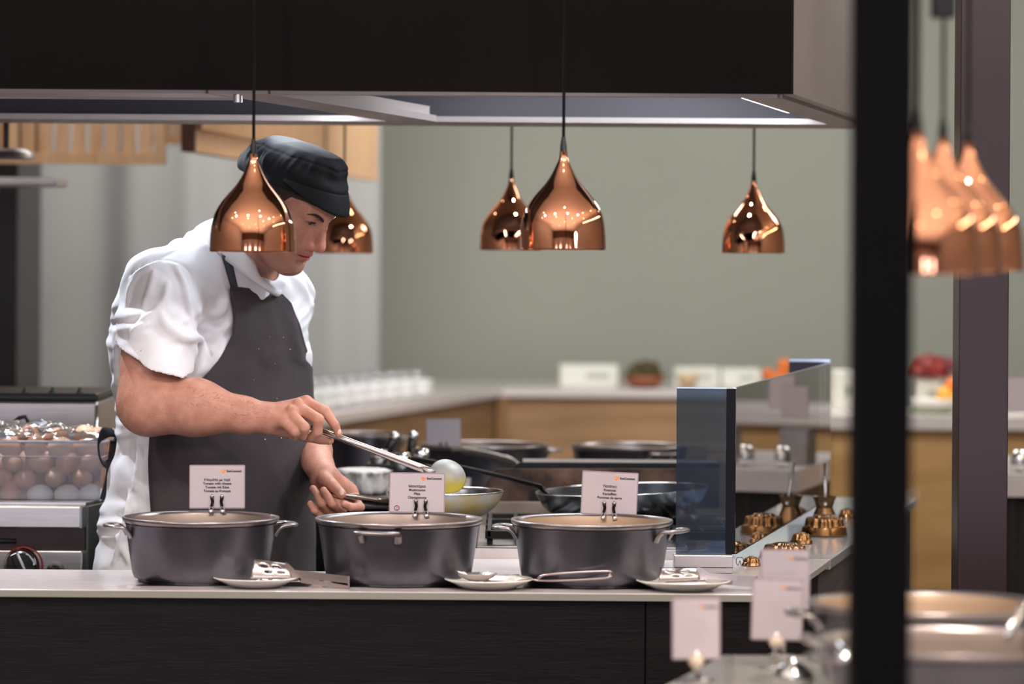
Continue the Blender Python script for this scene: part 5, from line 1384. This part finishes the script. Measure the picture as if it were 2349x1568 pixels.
child('hair', nets(hair_sdf, HO + [-0.18, -0.14, -0.12], HO + [0.18, 0.14, 0.17], 0.0025), mat('dark_hair'))

# ---- cap
def cap_sdf(p):
    q = to_h(p); s = q.copy(); s[:, 1] = np.abs(s[:, 1])
    th = np.arctan2(q[:, 1], q[:, 0] + 0.01)
    # band
    k = np.sqrt(((q[:, 0] + 0.010) / 0.101) ** 2 + (q[:, 1] / 0.0845) ** 2) + 1e-6
    rr = np.sqrt((q[:, 0] + 0.010) ** 2 + q[:, 1] ** 2)
    band = (k - 1) * rr / k
    low = 0.040 - 0.28 * np.clip(0.03 - q[:, 0], 0, 0.2) 
    band = np.maximum(band, low - q[:, 2]); band = smax(band, q[:, 2] - 0.088, 0.02)
    # floppy crown, sagging at the back
    top = np.interp(q[:, 0], [-0.16, -0.147, -0.127, -0.09, -0.055, 0.0, 0.035, 0.060, 0.082, 0.1], [0.014, 0.034, 0.064, 0.089, 0.104, 0.119, 0.1265, 0.125, 0.115, 0.11]) - 1.2 * q[:, 1] ** 2
    bot = np.interp(q[:, 0], [-0.15, -0.09, -0.03, 0.1], [-0.028, 0.000, 0.044, 0.066])
    kk = np.sqrt(((q[:, 0] + 0.036) / 0.107) ** 2 + (q[:, 1] / 0.086) ** 2) + 1e-6
    r2 = np.sqrt((q[:, 0] + 0.036) ** 2 + q[:, 1] ** 2)
    dh = (kk - 1) * r2 / kk; dv = np.maximum(q[:, 2] - top, bot - q[:, 2]) * 0.85
    cr = smax(dh, dv, 0.034)
    dep = top - q[:, 2]
    side = np.clip((kk - 0.72) * 5, 0, 1)
    cr += (0.0020 * np.sin(th * 23 + 2.0 * np.sin(th * 5)) + 0.0012 * np.sin(th * 41)) * np.exp(-((dep - 0.030) / 0.016) ** 2) * side * np.clip((0.045 - q[:, 0]) * 30, 0.15, 1)
    cr += 0.0015 * np.sin(th * 9 + q[:, 2] * 60) * side
    cr += 0.0016 * np.exp(-((dep - 0.013) / 0.0018) ** 2) * side
    cr += 0.0006 * np.sin(q[:, 0] * 42 + 1.2 * np.sin(q[:, 1] * 40))
    d = smin(band, cr, 0.012)
    # front seam of the band
    d += 0.0014 * np.exp(-((q[:, 2] - 0.0585) / 0.0016) ** 2) * (q[:, 0] > 0.02)
    return d * HK * 0.9
M_cap = mat('cap_cloth', S(15, 16, 20), 0.75, bump=0.0002, bscale=500, spec=0.25)
cap = child('cap', nets(cap_sdf, HO + [-0.24, -0.20, -0.10], HO + [0.20, 0.20, 0.20], 0.0024), M_cap, 1)
# cap peak
bm = bmesh.new(); g = {}; nA, nB = 40, 8
for i in range(nA + 1):
    ph = rad(-82 + 164 * i / nA)
    for j in range(nB + 1):
        s = j / nB; ext = 0.046 * (max(0, math.cos(ph * 0.98)) ** 1.0)
        f_ = -0.010 + (0.1015 + ext * 0.60 * s) * math.cos(ph); l_ = (0.0830 + ext * 0.28 * s) * math.sin(ph)
        u_ = 0.052 + 0.024 * math.cos(ph) - 0.56 * ext * s - 0.20 * ext * s * s
        g[i, j] = bm.verts.new(relp(from_h(f_, l_, u_)))
for i in range(nA):
    for j in range(nB): bm.faces.new((g[i, j], g[i + 1, j], g[i + 1, j + 1], g[i, j + 1]))
pk = obj('peak', bm, M_cap, cap, smooth=True); so = pk.modifiers.new('solid', 'SOLIDIFY'); so.thickness = 0.003; so.offset = 0

# ---- jacket
cF, cB = A3(648, 640, 7.27), A3(476, 510, 7.27)
E1 = (cF - cB) / 2; CT0 = (cF + cB) / 2; E2 = np.array([0.0, -0.082, 0.0])
DN = np.array([-0.014, 0.0, -0.034])
CPN = np.cross(E1, E2); CPN /= np.linalg.norm(CPN)
if CPN[2] < 0: CPN = -CPN
CP0 = CT0 + DN * 0.75
CL, CR, CC = A3(272, 786, 7.09), A3(452, 862, 7.06), A3(345, 848, 6.93)
CN = np.cross(CR - CL, CC - CL); CN /= np.linalg.norm(CN)
if CN[2] > 0: CN = -CN
SA, SB = A3(368, 668, 7.14), A3(354, 850, 7.05)
def smooth_core(p):
    d = torso(p)
    for a, b, ra, rb in ((A3(520, 590, 7.34), A3(380, 655, 7.16), 0.070, 0.072), (A3(545, 600, 7.34), A3(640, 680, 7.50), 0.072, 0.070)):
        d = smin(d, s_cone(p, a, b, ra, rb), 0.05)
    nb2 = np.maximum(s_cone(p, NB - np.array([0.0, 0.0, 0.02]), CT0, 0.070, 0.083), (p - CP0) @ CPN)
    d = smin(d, nb2, 0.03)
    d = smin(d, s_cone(p, A3(615, 700, 7.42), A3(655, 810, 7.40), 0.062, 0.040), 0.04)
    return d
def sleeve(p):
    d = s_cone(p, SA, SB + (SB - SA) * 0.4, 0.083, 0.0810)
    return np.maximum(d, (p - CC) @ CN)
def fold_noise(p):
    q = p
    n = np.sin(q[:, 0] * 31 + 5 * np.sin(q[:, 2] * 13 + 1.0) + q[:, 1] * 9) * np.sin(q[:, 2] * 17 + 4 * np.sin(q[:, 0] * 11 + q[:, 1] * 8) + 2)
    n2 = np.sin(q[:, 0] * 66 + q[:, 2] * 38 + 6 * np.sin(q[:, 2] * 21 + q[:, 1] * 12)) 
    n3 = np.sin(q[:, 0] * 44 - q[:, 2] * 52 + 3 * np.sin(q[:, 2] * 30) + q[:, 1] * 20)
    return 0.0046 * n + 0.0016 * n2 - 0.0026 * np.abs(n3) ** 3
RIDGES = []
def jacket_base(p):
    d = smin(smooth_core(p), sleeve(p), 0.022)
    d = np.maximum(d, -1e9)
    return d + fold_noise(p)
def ridge(pts, r, out=0.0, dep=(6.85, 7.6)):
    q = []
    for px, py in pts:
        h_ = hit(jacket_base, px, py, *dep); q.append(np.array(h_) + np.array([0, -out, 0]))
    q = [np.array(x) for x in spline([Vector(x) for x in q], 3)]
    n = len(q); return q, [r * (0.35 + 0.65 * math.sin(PI * (0.06 + 0.88 * i / (n - 1)))) for i in range(n)]
RR = [ridge([(369, 718), (378, 742), (396, 760), (420, 773), (444, 774), (460, 780), (466, 792)], 0.0095),
      ridge([(466, 792), (458, 822), (446, 858)], 0.0085),
      ridge([(318, 742), (338, 728), (358, 716), (376, 690), (384, 650)], 0.0075),
      ridge([(300, 770), (318, 752), (345, 742)], 0.006),
      ridge([(402, 610), (420, 650), (432, 700), (446, 760)], 0.0065),
      ridge([(478, 716), (492, 722), (508, 712), (514, 690), (520, 670)], 0.008),
      ridge([(490, 762), (508, 754), (524, 742), (534, 740)], 0.0075),
      ridge([(500, 640), (520, 690), (534, 730)], 0.0055),
      ridge([(455, 856), (480, 838), (502, 812), (520, 780)], 0.007),
      ridge([(300, 640), (316, 626), (340, 612), (366, 600)], 0.005),
      ridge([(292, 700), (300, 660), (318, 630)], 0.006),
      ridge([(330, 700), (345, 660), (352, 625)], 0.0055),
      ridge([(560, 600), (590, 622), (620, 640), (650, 648)], 0.0065),
      ridge([(640, 640), (622, 648), (600, 640)], 0.006),
      ridge([(665, 700), (682, 740), (690, 790)], 0.006),
      ridge([(262, 760), (268, 820), (266, 880)], 0.006),
      ridge([(318, 1010), (322, 1060), (310, 1120)], 0.008),
      ridge([(270, 1230), (285, 1262), (298, 1290)], 0.007),
      ridge([(300, 1130), (290, 1200), (262, 1290)], 0.008)]
SEAM = [ridge([(382, 598), (412, 604), (436, 628), (446, 668), (452, 720), (468, 775)], 0.0022),
        ridge([(300, 634), (330, 612), (362, 598), (382, 596)], 0.0022),
        ridge([(330, 610), (385, 585), (430, 562), (462, 548)], 0.0018),
        ridge([(460, 760), (478, 800), (490, 830)], 0.0022)]
def jacket_sdf(p):
    d = jacket_base(p)
    for pts, rs in RR:
        lo = np.min(pts, 0) - 0.03; hi = np.max(pts, 0) + 0.03
        m = ((p > lo) & (p < hi)).all(1)
        if m.any(): d[m] = smin(d[m], s_chain(p[m], pts, rs, 0.002) - 0.0016, 0.006)
    for pts, rs in SEAM:
        lo = np.min(pts, 0) - 0.02; hi = np.max(pts, 0) + 0.02
        m = ((p > lo) & (p < hi)).all(1)
        if m.any(): d[m] = smax(d[m], -s_chain(p[m], pts, rs, 0.001), 0.004)
    # hollow sleeve end
    inner = s_cone(p, SA, SB + (SB - SA) * 0.4, 0.083, 0.0810) + fold_noise(p) + 0.0075
    cuff = np.maximum(inner, -((p - CC) @ CN) - 0.05)
    d = smax(d, -cuff, 0.002)
    d = smax(d, -np.maximum(neck(p) - 0.006, -((p - CP0) @ CPN) - 0.004), 0.004)
    d = np.maximum(d, 0.74 - p[:, 2])
    return d * 0.9
M_jkt = mat('jacket_cotton', S(226, 226, 232), 0.8, bump=0.0012, bscale=26, sheen=0.1)
jk = nets(jacket_sdf, np.array([_x[0] - 0.31, 6.90, 0.73]), np.array([_x[0] + 0.36, 7.76, 1.60]), 0.0034, guard=2.4)
jacket = child('jacket', jk, M_jkt, 3)

# collar band
bm = bmesh.new(); g = {}
axis = NT - NB; axis /= np.linalg.norm(axis)
e1 = np.cross(axis, [0, 1, 0]); e1 /= np.linalg.norm(e1); e2 = np.cross(axis, e1)
nC = 96
for i in range(nC + 1):
    ph = 2 * PI * i / nC
    phd = math.degrees(ph)
    cutf = 1 / (1 + math.exp((phd - 66) / 2.5)) if phd < 180 else 1 / (1 + math.exp((322 - phd) / 4))
    for j in range(6):
        s = j / 5
        top = CT0 + E1 * math.cos(ph) + E2 * math.sin(ph) - np.array([0.004, 0, 0.024]) * cutf
        bot = CT0 + DN + (E1 * math.cos(ph) * 1.03 + E2 * math.sin(ph) * 1.12)
        bulge = 0.003 * math.sin(PI * s)
        q = top + (bot - top) * s + (E1 * math.cos(ph) / np.linalg.norm(E1) + E2 * math.sin(ph) / 0.082) * bulge
        g[i, j] = bm.verts.new(relp(q))
for i in range(nC):
    for j in range(5): bm.faces.new((g[i, j], g[i + 1, j], g[i + 1, j + 1], g[i, j + 1]))
co_ = obj('collar', bm, M_jkt, jacket, smooth=True); so = co_.modifiers.new('solid', 'SOLIDIFY'); so.thickness = 0.004; so.offset = 0

# ---- apron wrapped round the torso
def ap_point(px, py, grow, beyond=0.0):
    """point of the inflated torso ellipse at pixel column px on the camera side"""
    v_ = UV(px, py)[1]
    z = ZE - v_ * 7.22 / F
    cx, cy, a, b = [float(x) for x in tor(np.array([z]))]
    a += grow; b += grow
    u_ = UV(px, py)[0]; dx = u_ * 7.22 / F - cx
    Wd = math.hypot(a * TL[0], b * TF[0]); de = math.atan2(b * TF[0], a * TL[0])
    c = max(-1, min(1, dx / Wd)); best = None
    for sg in (1, -1):
        al = de + sg * math.acos(c)
        yy = a * math.cos(al) * TL[1] + b * math.sin(al) * TF[1]
        if best is None or yy < best[0]: best = (yy, al)
    return z, best[1]
def ell_pt(z, al, grow):
    cx, cy, a, b = [float(x) for x in tor(np.array([z]))]; a += grow; b += grow
    return np.array([cx, cy, z]) + TL * (a * math.cos(al)) + TF * (b * math.sin(al))
LE = [(660, 531), (700, 538), (740, 541), (770, 537), (800, 523), (830, 505), (860, 480), (890, 440), (920, 404), (950, 376), (985, 352), (1050, 349), (1100, 352), (1170, 358), (1300, 360), (1560, 362)]
RE = [(660, 640), (680, 655), (700, 663), (740, 676), (780, 688), (820, 697), (860, 706), (920, 715), (1560, 720)]
rows_ = list(range(660, 1561, 12)); NCOL = 60
bm = bmesh.new(); g = {}; GC = {}
gr_ = 0.0135
for i, py in enumerate(rows_):
    pl_ = interp(py, [r[0] for r in LE], [r[1] for r in LE]); pr_ = interp(py, [r[0] for r in RE], [r[1] for r in RE])
    z, a0 = ap_point(pl_, py, gr_); z1, a1 = ap_point(min(pr_, 695 if py < 830 else 2000), py, gr_)
    if py > 820: a1 = a1 + rad(28) * min(1, (py - 820) / 100) * (1 if a1 > a0 else -1)
    for j in range(NCOL + 1):
        t = j / NCOL; al = a0 + (a1 - a0) * t
        px_ = pl_ + (pr_ - pl_) * t
        topdrop = (18 * t * t) * max(0, 1 - (py - 660) / 80)
        gg = gr_ + 0.0022 * math.sin(t * 19 + py * 0.006) * min(1, (py - 640) / 200) + 0.004 * math.exp(-((t - 0.78) / 0.05) ** 2) * max(0, min(1, (py - 980) / 200)) + 0.0035 * math.exp(-((t - 0.9) / 0.035) ** 2) * max(0, min(1, (py - 960) / 150)) + 0.0015 * mnoise.noise(Vector((t * 9, py * 0.03, 0)))
        if t < 0.05 or t > 0.97: gg += 0.001
        q = ell_pt(z - topdrop * 7.2 / F, al, gg)
        g[i, j] = bm.verts.new(relp(q)); GC[i, j] = relp(q)
for i in range(len(rows_) - 1):
    for j in range(NCOL): bm.faces.new((g[i, j], g[i + 1, j], g[i + 1, j + 1], g[i, j + 1]))
M_apron = mat('apron_cloth', S(56, 47, 52), 0.78, var=0.35, scale=9, col2=S(43, 36, 41), bump=0.0006, bscale=34, stretch=(1.6, 1.6, 0.7), sheen=0.1)
ap = obj('apron', bm, M_apron, person, smooth=True); so = ap.modifiers.new('solid', 'SOLIDIFY'); so.thickness = 0.002; so.offset = 1
# flour specks
bm = bmesh.new(); random.seed(4)
for (px, py) in ((624, 835), (613, 772), (641, 775), (560, 912), (580, 870), (628, 915), (604, 1007), (638, 1006), (655, 803), (590, 800), (560, 1070), (650, 960)):
    z, al = ap_point(px, py, gr_); q = ell_pt(z, al, gr_ + 0.006)
    bmesh.ops.create_icosphere(bm, subdivisions=1, radius=random.uniform(0.0006, 0.0016), matrix=Matrix.Translation(relp(q)))
fs_ = obj('flour_specks', bm, mat('flour', S(225, 220, 222), 0.9), ap)
# edge binding
M_hem = mat('apron_hem', S(54, 46, 50), 0.75)
nr_ = len(rows_)
obj('left_hem', tube([GC[i, 0] for i in range(0, nr_)], 0.0022, 8), M_hem, ap, smooth=True)
obj('right_hem', tube([GC[i, NCOL] for i in range(0, nr_)], 0.0018, 8), M_hem, ap, smooth=True)
obj('bib_hem', tube([GC[0, j] for j in range(0, NCOL + 1)], 0.0025, 8), M_hem, ap, smooth=True)
# neck strap, lying on the jacket
def strap(path, w, m, name, out=0.004, tk=0.0015):
    L_ = []
    for (xl, xr_, y) in path:
        a = np.array(hit(jacket_sdf, xl, y, 6.9, 7.6)); b_ = np.array(hit(jacket_sdf, xr_, y, 6.9, 7.6))
        L_.append((relp(a + [0, -out, 0]), relp(b_ + [0, -out, 0])))
    bm = bmesh.new(); R_ = [(bm.verts.new(a), bm.verts.new(b)) for a, b in L_]
    for (a, b), (c, d) in zip(R_, R_[1:]): bm.faces.new((a, b, d, c))
    o = obj(name, bm, m, ap, smooth=True); so = o.modifiers.new('solid', 'SOLIDIFY'); so.thickness = tk; so.offset = 0
    return o
strap([(506, 526, 574), (509, 530, 588), (514, 534, 605), (519, 538, 622), (524, 542, 640), (530, 547, 662), (535, 549, 672)], 0.02, mat('strap_cloth', S(52, 58, 68), 0.7), 'neck_strap')
# waist tie and bow behind
def tie(pts, w, name, up, m=None):
    return obj(name, tube([relp(A3(*p)) for p in pts] if False else [Vector(x) for x in spline([relp(A3(*p)) for p in pts], 8)], w, 10, flat=0.16, up=up), m or mat('black_tie', S(14, 12, 14), 0.75), ap, smooth=True)
tie([(352, 968, 7.155), (325, 966, 7.185), (298, 966, 7.235), (274, 985, 7.30), (262, 1010, 7.36)], 0.014, 'waist_tie', (1, -0.8, 0.3))
tie([(262, 992, 7.33), (240, 992, 7.31), (226, 1018, 7.30), (232, 1056, 7.31), (250, 1066, 7.33), (264, 1040, 7.34), (266, 1005, 7.34)], 0.0125, 'bow_loop', (0.9, 0.0, 0.45))
tie([(262, 1010, 7.34), (256, 1060, 7.33), (250, 1100, 7.32), (238, 1146, 7.31)], 0.009, 'tie_end', (0.3, -1, 0))
# ---- trousers and shoes (behind the counter)
def trouser(p):
    d = None
    for s in (-1, 1):
        hx = np.array([_x[0], 7.37, 0]) + TL * 0.10 * s
        e = smin(s_cone(p, hx + [0, 0, 0.84], hx + TF * 0.02 + [0, 0, 0.48], 0.118, 0.088), s_cone(p, hx + TF * 0.02 + [0, 0, 0.48], hx + [0, 0, 0.10], 0.085, 0.075), 0.03)
        d = e if d is None else smin(d, e, 0.02)
    d = np.maximum(d, p[:, 2] - 0.86); return np.maximum(d, 0.06 - p[:, 2])
child('trousers', nets(trouser, np.array([_x[0] - 0.38, 6.95, 0.04]), np.array([_x[0] + 0.40, 7.85, 0.90]), 0.012), mat('black_trousers', S(24, 24, 28), 0.8))
for s in (-1, 1):
    hx = np.array([_x[0], 7.37, 0]) + TL * 0.10 * s
    def shoe(p, hx=hx):
        d = smin(s_cone(p, hx + [0, 0, 0.055] - TF * 0.03, hx + TF * 0.18 + [0, 0, 0.04], 0.055, 0.045), s_cone(p, hx + [0, 0, 0.06], hx + [0, 0, 0.11], 0.055, 0.055), 0.02)
        return np.maximum(d, 0.002 - p[:, 2])
    child('shoe', nets(shoe, hx + [-0.2, -0.3, -0.01], hx + [0.32, 0.15, 0.2], 0.008), mat('black_shoe', S(16, 16, 18), 0.4))

# ---- dark hair on the forearms
bm = bmesh.new(); rnd = random.Random(3)
for fn, reg, n, dr, dd in ((arm_right, [(430, 880, 620, 990)], 150, (0.9, 0.35), (6.85, 7.2)), (arm_left, [(708, 990, 775, 1095)], 110, (0.75, 0.9), (7.1, 7.6))):
    for _ in range(n):
        x0_, y0_, x1_, y1_ = reg[0]
        px = rnd.uniform(x0_, x1_); py = rnd.uniform(y0_, y1_)
        if fn is arm_right: py = 868 + (px - 430) * 0.28 + abs(rnd.gauss(0, 26)) + 14
        h0 = hit(fn, px, py, *dd)
        if abs(float(fn(np.array([h0]))[0])) > 0.004: continue
        L_ = rnd.uniform(0.005, 0.010); a = math.atan2(dr[1], dr[0]) + rnd.gauss(0, 0.35)
        if fn is arm_right and py < 905 + (px - 430) * 0.28: a -= 0.9
        e = Vector((math.cos(a) * L_, -0.0015, -math.sin(a) * L_))
        p0 = relp(np.array(h0)); add_tube(bm, [p0, p0 + e * 0.5 + Vector((0, -0.0012, 0)), p0 + e], [0.00014, 0.00013, 0.00006], 4, caps=False)
ah = obj('arm_hair', bm, mat('brown_hair', S(84, 56, 44), 0.7), person); ah['kind'] = 'stuff'
# ================================================================ LIGHT
def area(name, loc, target, size, power, col=(1, 1, 1), sizey=None, spread=180):
    l = bpy.data.lights.new(name, 'AREA'); l.energy = power; l.color = col; l.size = size; l.spread = rad(spread)
    if sizey: l.shape = 'RECTANGLE'; l.size_y = sizey
    o = bpy.data.objects.new(name, l); COL.objects.link(o); o.location = loc
    o.rotation_euler = (Vector(target) - Vector(loc)).to_track_quat('-Z', 'Y').to_euler(); return o
def spot(name, loc, target, power, ang=60, col=(1, 1, 1), r=0.05, blend=0.4):
    l = bpy.data.lights.new(name, 'SPOT'); l.energy = power; l.color = col; l.spot_size = rad(ang); l.spot_blend = blend; l.shadow_soft_size = r
    o = bpy.data.objects.new(name, l); COL.objects.link(o); o.location = loc
    o.rotation_euler = (Vector(target) - Vector(loc)).to_track_quat('-Z', 'Y').to_euler(); return o
WARM = (1.0, 0.90, 0.86); COOL = (0.86, 0.92, 1.0)
# restaurant ceiling lights in front, and an added unseen uplight panel to brighten the ceiling
for x, y, tx, e in ((-2.4, 4.6, -1.2, 60), (-0.9, 4.2, -0.7, 60), (0.6, 4.2, 0.2, 60), (2.0, 4.4, 1.2, 60)):
    spot('ceiling_spot', (x, y, 3.22), (tx, 6.8, 1.0), e * 1.4, 75, WARM, 0.06, 0.8)
area('ceiling_fill', (0.0, 1.6, 1.9), (0.0, 1.61, 3.3), 8.0, 430, (1.0, 0.93, 0.90), 6.5)
# hood work lights
spot('hood_light', (-1.20, 7.62, HZ + 0.36), (-0.85, 7.20, 1.3), 85, 63, COOL, 0.012, 0.08)
spot('hood_light', (-0.12, 7.80, HZ + 0.34), (0.25, 7.4, 0.9), 28, 96, COOL, 0.15)
spot('hood_light', (0.45, 7.1, HZ + 0.34), (0.25, 7.6, 0.9), 32, 120, COOL, 0.06)
area('hood_wash', (0.30, 7.3, HZ + 0.40), (0.3, 7.3, 0), 1.0, 5, COOL, 0.5)
# bulbs inside the front copper pendants, and an added fill for the face, front right
for px, py, d in ((580, 577, 6.2), (1291, 572, 6.2), (2219, 619, 4.75), (2161, 623, 4.5)):
    q = P(px, py, d); spot('pendant_bulb', (q.x, q.y, q.z + 0.03), (q.x, q.y, 0), 4 if d > 6 else 9, 130, (1.0, 0.86, 0.74), 0.02, 0.6)
spot('face_fill', (1.1, 4.7, 1.72), (-0.47, 7.15, 1.45), 60, 24, (1.0, 0.90, 0.86), 0.08, 0.9)  # added face fill, no fixture stands here
spot('rear_fill_spot', (0.3, 8.2, 2.7), (0.05, 9.0, 1.0), 26, 80, COOL, 0.06)  # added spot without a fixture, lifts the far pots and card
# far room
area('ceiling_panel_light', (0.6, 12.6, 3.2), (0.8, 15.5, 1.2), 3.5, 160, (1, 0.99, 0.95), 1.0)
area('ceiling_panel_light', (-1.8, 12.8, 3.2), (-1.6, 14.6, 1.0), 1.6, 16, (1, 0.99, 0.98), 0.6)
area('ceiling_panel_light', (2.6, 10.2, 3.2), (1.6, 11.2, 0.9), 1.6, 60, (1, 0.98, 0.94), 1.0)
area('ceiling_panel_light', (-0.2, 10.4, 3.2), (-0.2, 10.6, 0.9), 1.6, 50, (1, 0.97, 0.93), 1.0)
spot('ceiling_spot', (-2.0, 8.7, 3.2), (-1.5, 11.0, 1.9), 60, 90, (1, 0.96, 0.9), 0.06, 0.8)  # added spot, brightens the slatted pine panels
# recessed lamps seen only mirrored in the copper shades
M_dl = emit('downlight_glow', (1.0, 0.86, 0.66, 1), 55)
M_dr = mat('downlight_ring', S(220, 215, 208), 0.5)
n_ = 0
for (x, y) in ((-2.2, 5.2), (0.2, 5.0), (2.4, 5.2), (-1.0, 3.4), (1.6, 3.2), (-2.6, 1.6), (0.4, 1.4), (3.0, 1.2), (-1.2, -0.6), (1.6, -0.8), (2.9, 6.8), (3.6, 4.4), (-3.4, 4.6), (1.9, 9.2), (-1.6, 9.4), (0.4, 9.3)):
    t = empty('recessed_lamp', (x, y, RZ), 'round recessed lamp in the ceiling above the kitchen, mirrored in the copper shades', 'ceiling light', 'recessed ceiling lamps')
    obj('ring', lathe([(0.05, -0.001), (0.062, -0.001), (0.06, -0.008), (0.05, -0.006)], 24), M_dr, t, smooth=True)
    obj('glowing_disc', lathe([(0, -0.004), (0.049, -0.004), (0.049, -0.001), (0, -0.001)], 24), M_dl, t)
# bright windows in the wall behind the camera (mirrored in the shades)
for i, x in enumerate((-3.2, -1.1, 1.6, 3.7)):
    w = tag(obj('window_%d' % (i + 1), box(x - 0.42, x + 0.42, RY0 + 0.001, RY0 + 0.03, 0.5, 2.2), emit('window_daylight_%d' % i, (0.86, 0.84, 1.0, 1), 9.0)), kind='structure')
    bm = bmesh.new()
    for xx in (-0.45, -0.02, 0.42): add_box(bm, x + xx, x + xx + 0.04, RY0 + 0.031, RY0 + 0.06, 0.46, 2.24)
    for zz in (0.46, 1.3, 2.2): add_box(bm, x - 0.45, x + 0.46, RY0 + 0.031, RY0 + 0.06, zz, zz + 0.04)
    obj('window_frame', bm, M_black, w)
tag(obj('trim_1', box(RX0, RX1, RY0 + 0.001, RY0 + 0.05, 2.55, RZ), mat('brown_band', S(90, 66, 54), 0.7)), kind='structure')
tag(obj('strip_light', box(3.2, 3.3, 4.2, 9.2, 2.55, 2.60), emit('strip_glow', (1.0, 0.84, 0.62, 1), 14)), 'long glowing strip light hung high on the right, mirrored as streaks in the copper shades', 'ceiling light')
obj_h = bpy.data.objects['strip_light']
bm = bmesh.new()
for yy in (4.6, 6.7, 8.8): add_box(bm, 3.245, 3.255, yy, yy + 0.01, 2.6, RZ)
obj('hanger', bm, M_black, obj_h)

w = bpy.data.worlds.new('world'); sc.world = w; w.use_nodes = True
w.node_tree.nodes['Background'].inputs['Color'].default_value = (0.9, 0.88, 0.9, 1)
w.node_tree.nodes['Background'].inputs['Strength'].default_value = 0.0
vs = sc.view_settings
vs.view_transform = 'Standard'; vs.look = 'None'; vs.gamma = 1.0; vs.use_curve_mapping = False; vs.exposure = 0.0
sc.display_settings.display_device = 'sRGB'
sc.cycles.use_denoising = True
sc.cycles.max_bounces = 8; sc.cycles.transparent_max_bounces = 24
sc.cycles.sample_clamp_indirect = 6.0
sc.cycles.caustics_reflective = False; sc.cycles.caustics_refractive = False
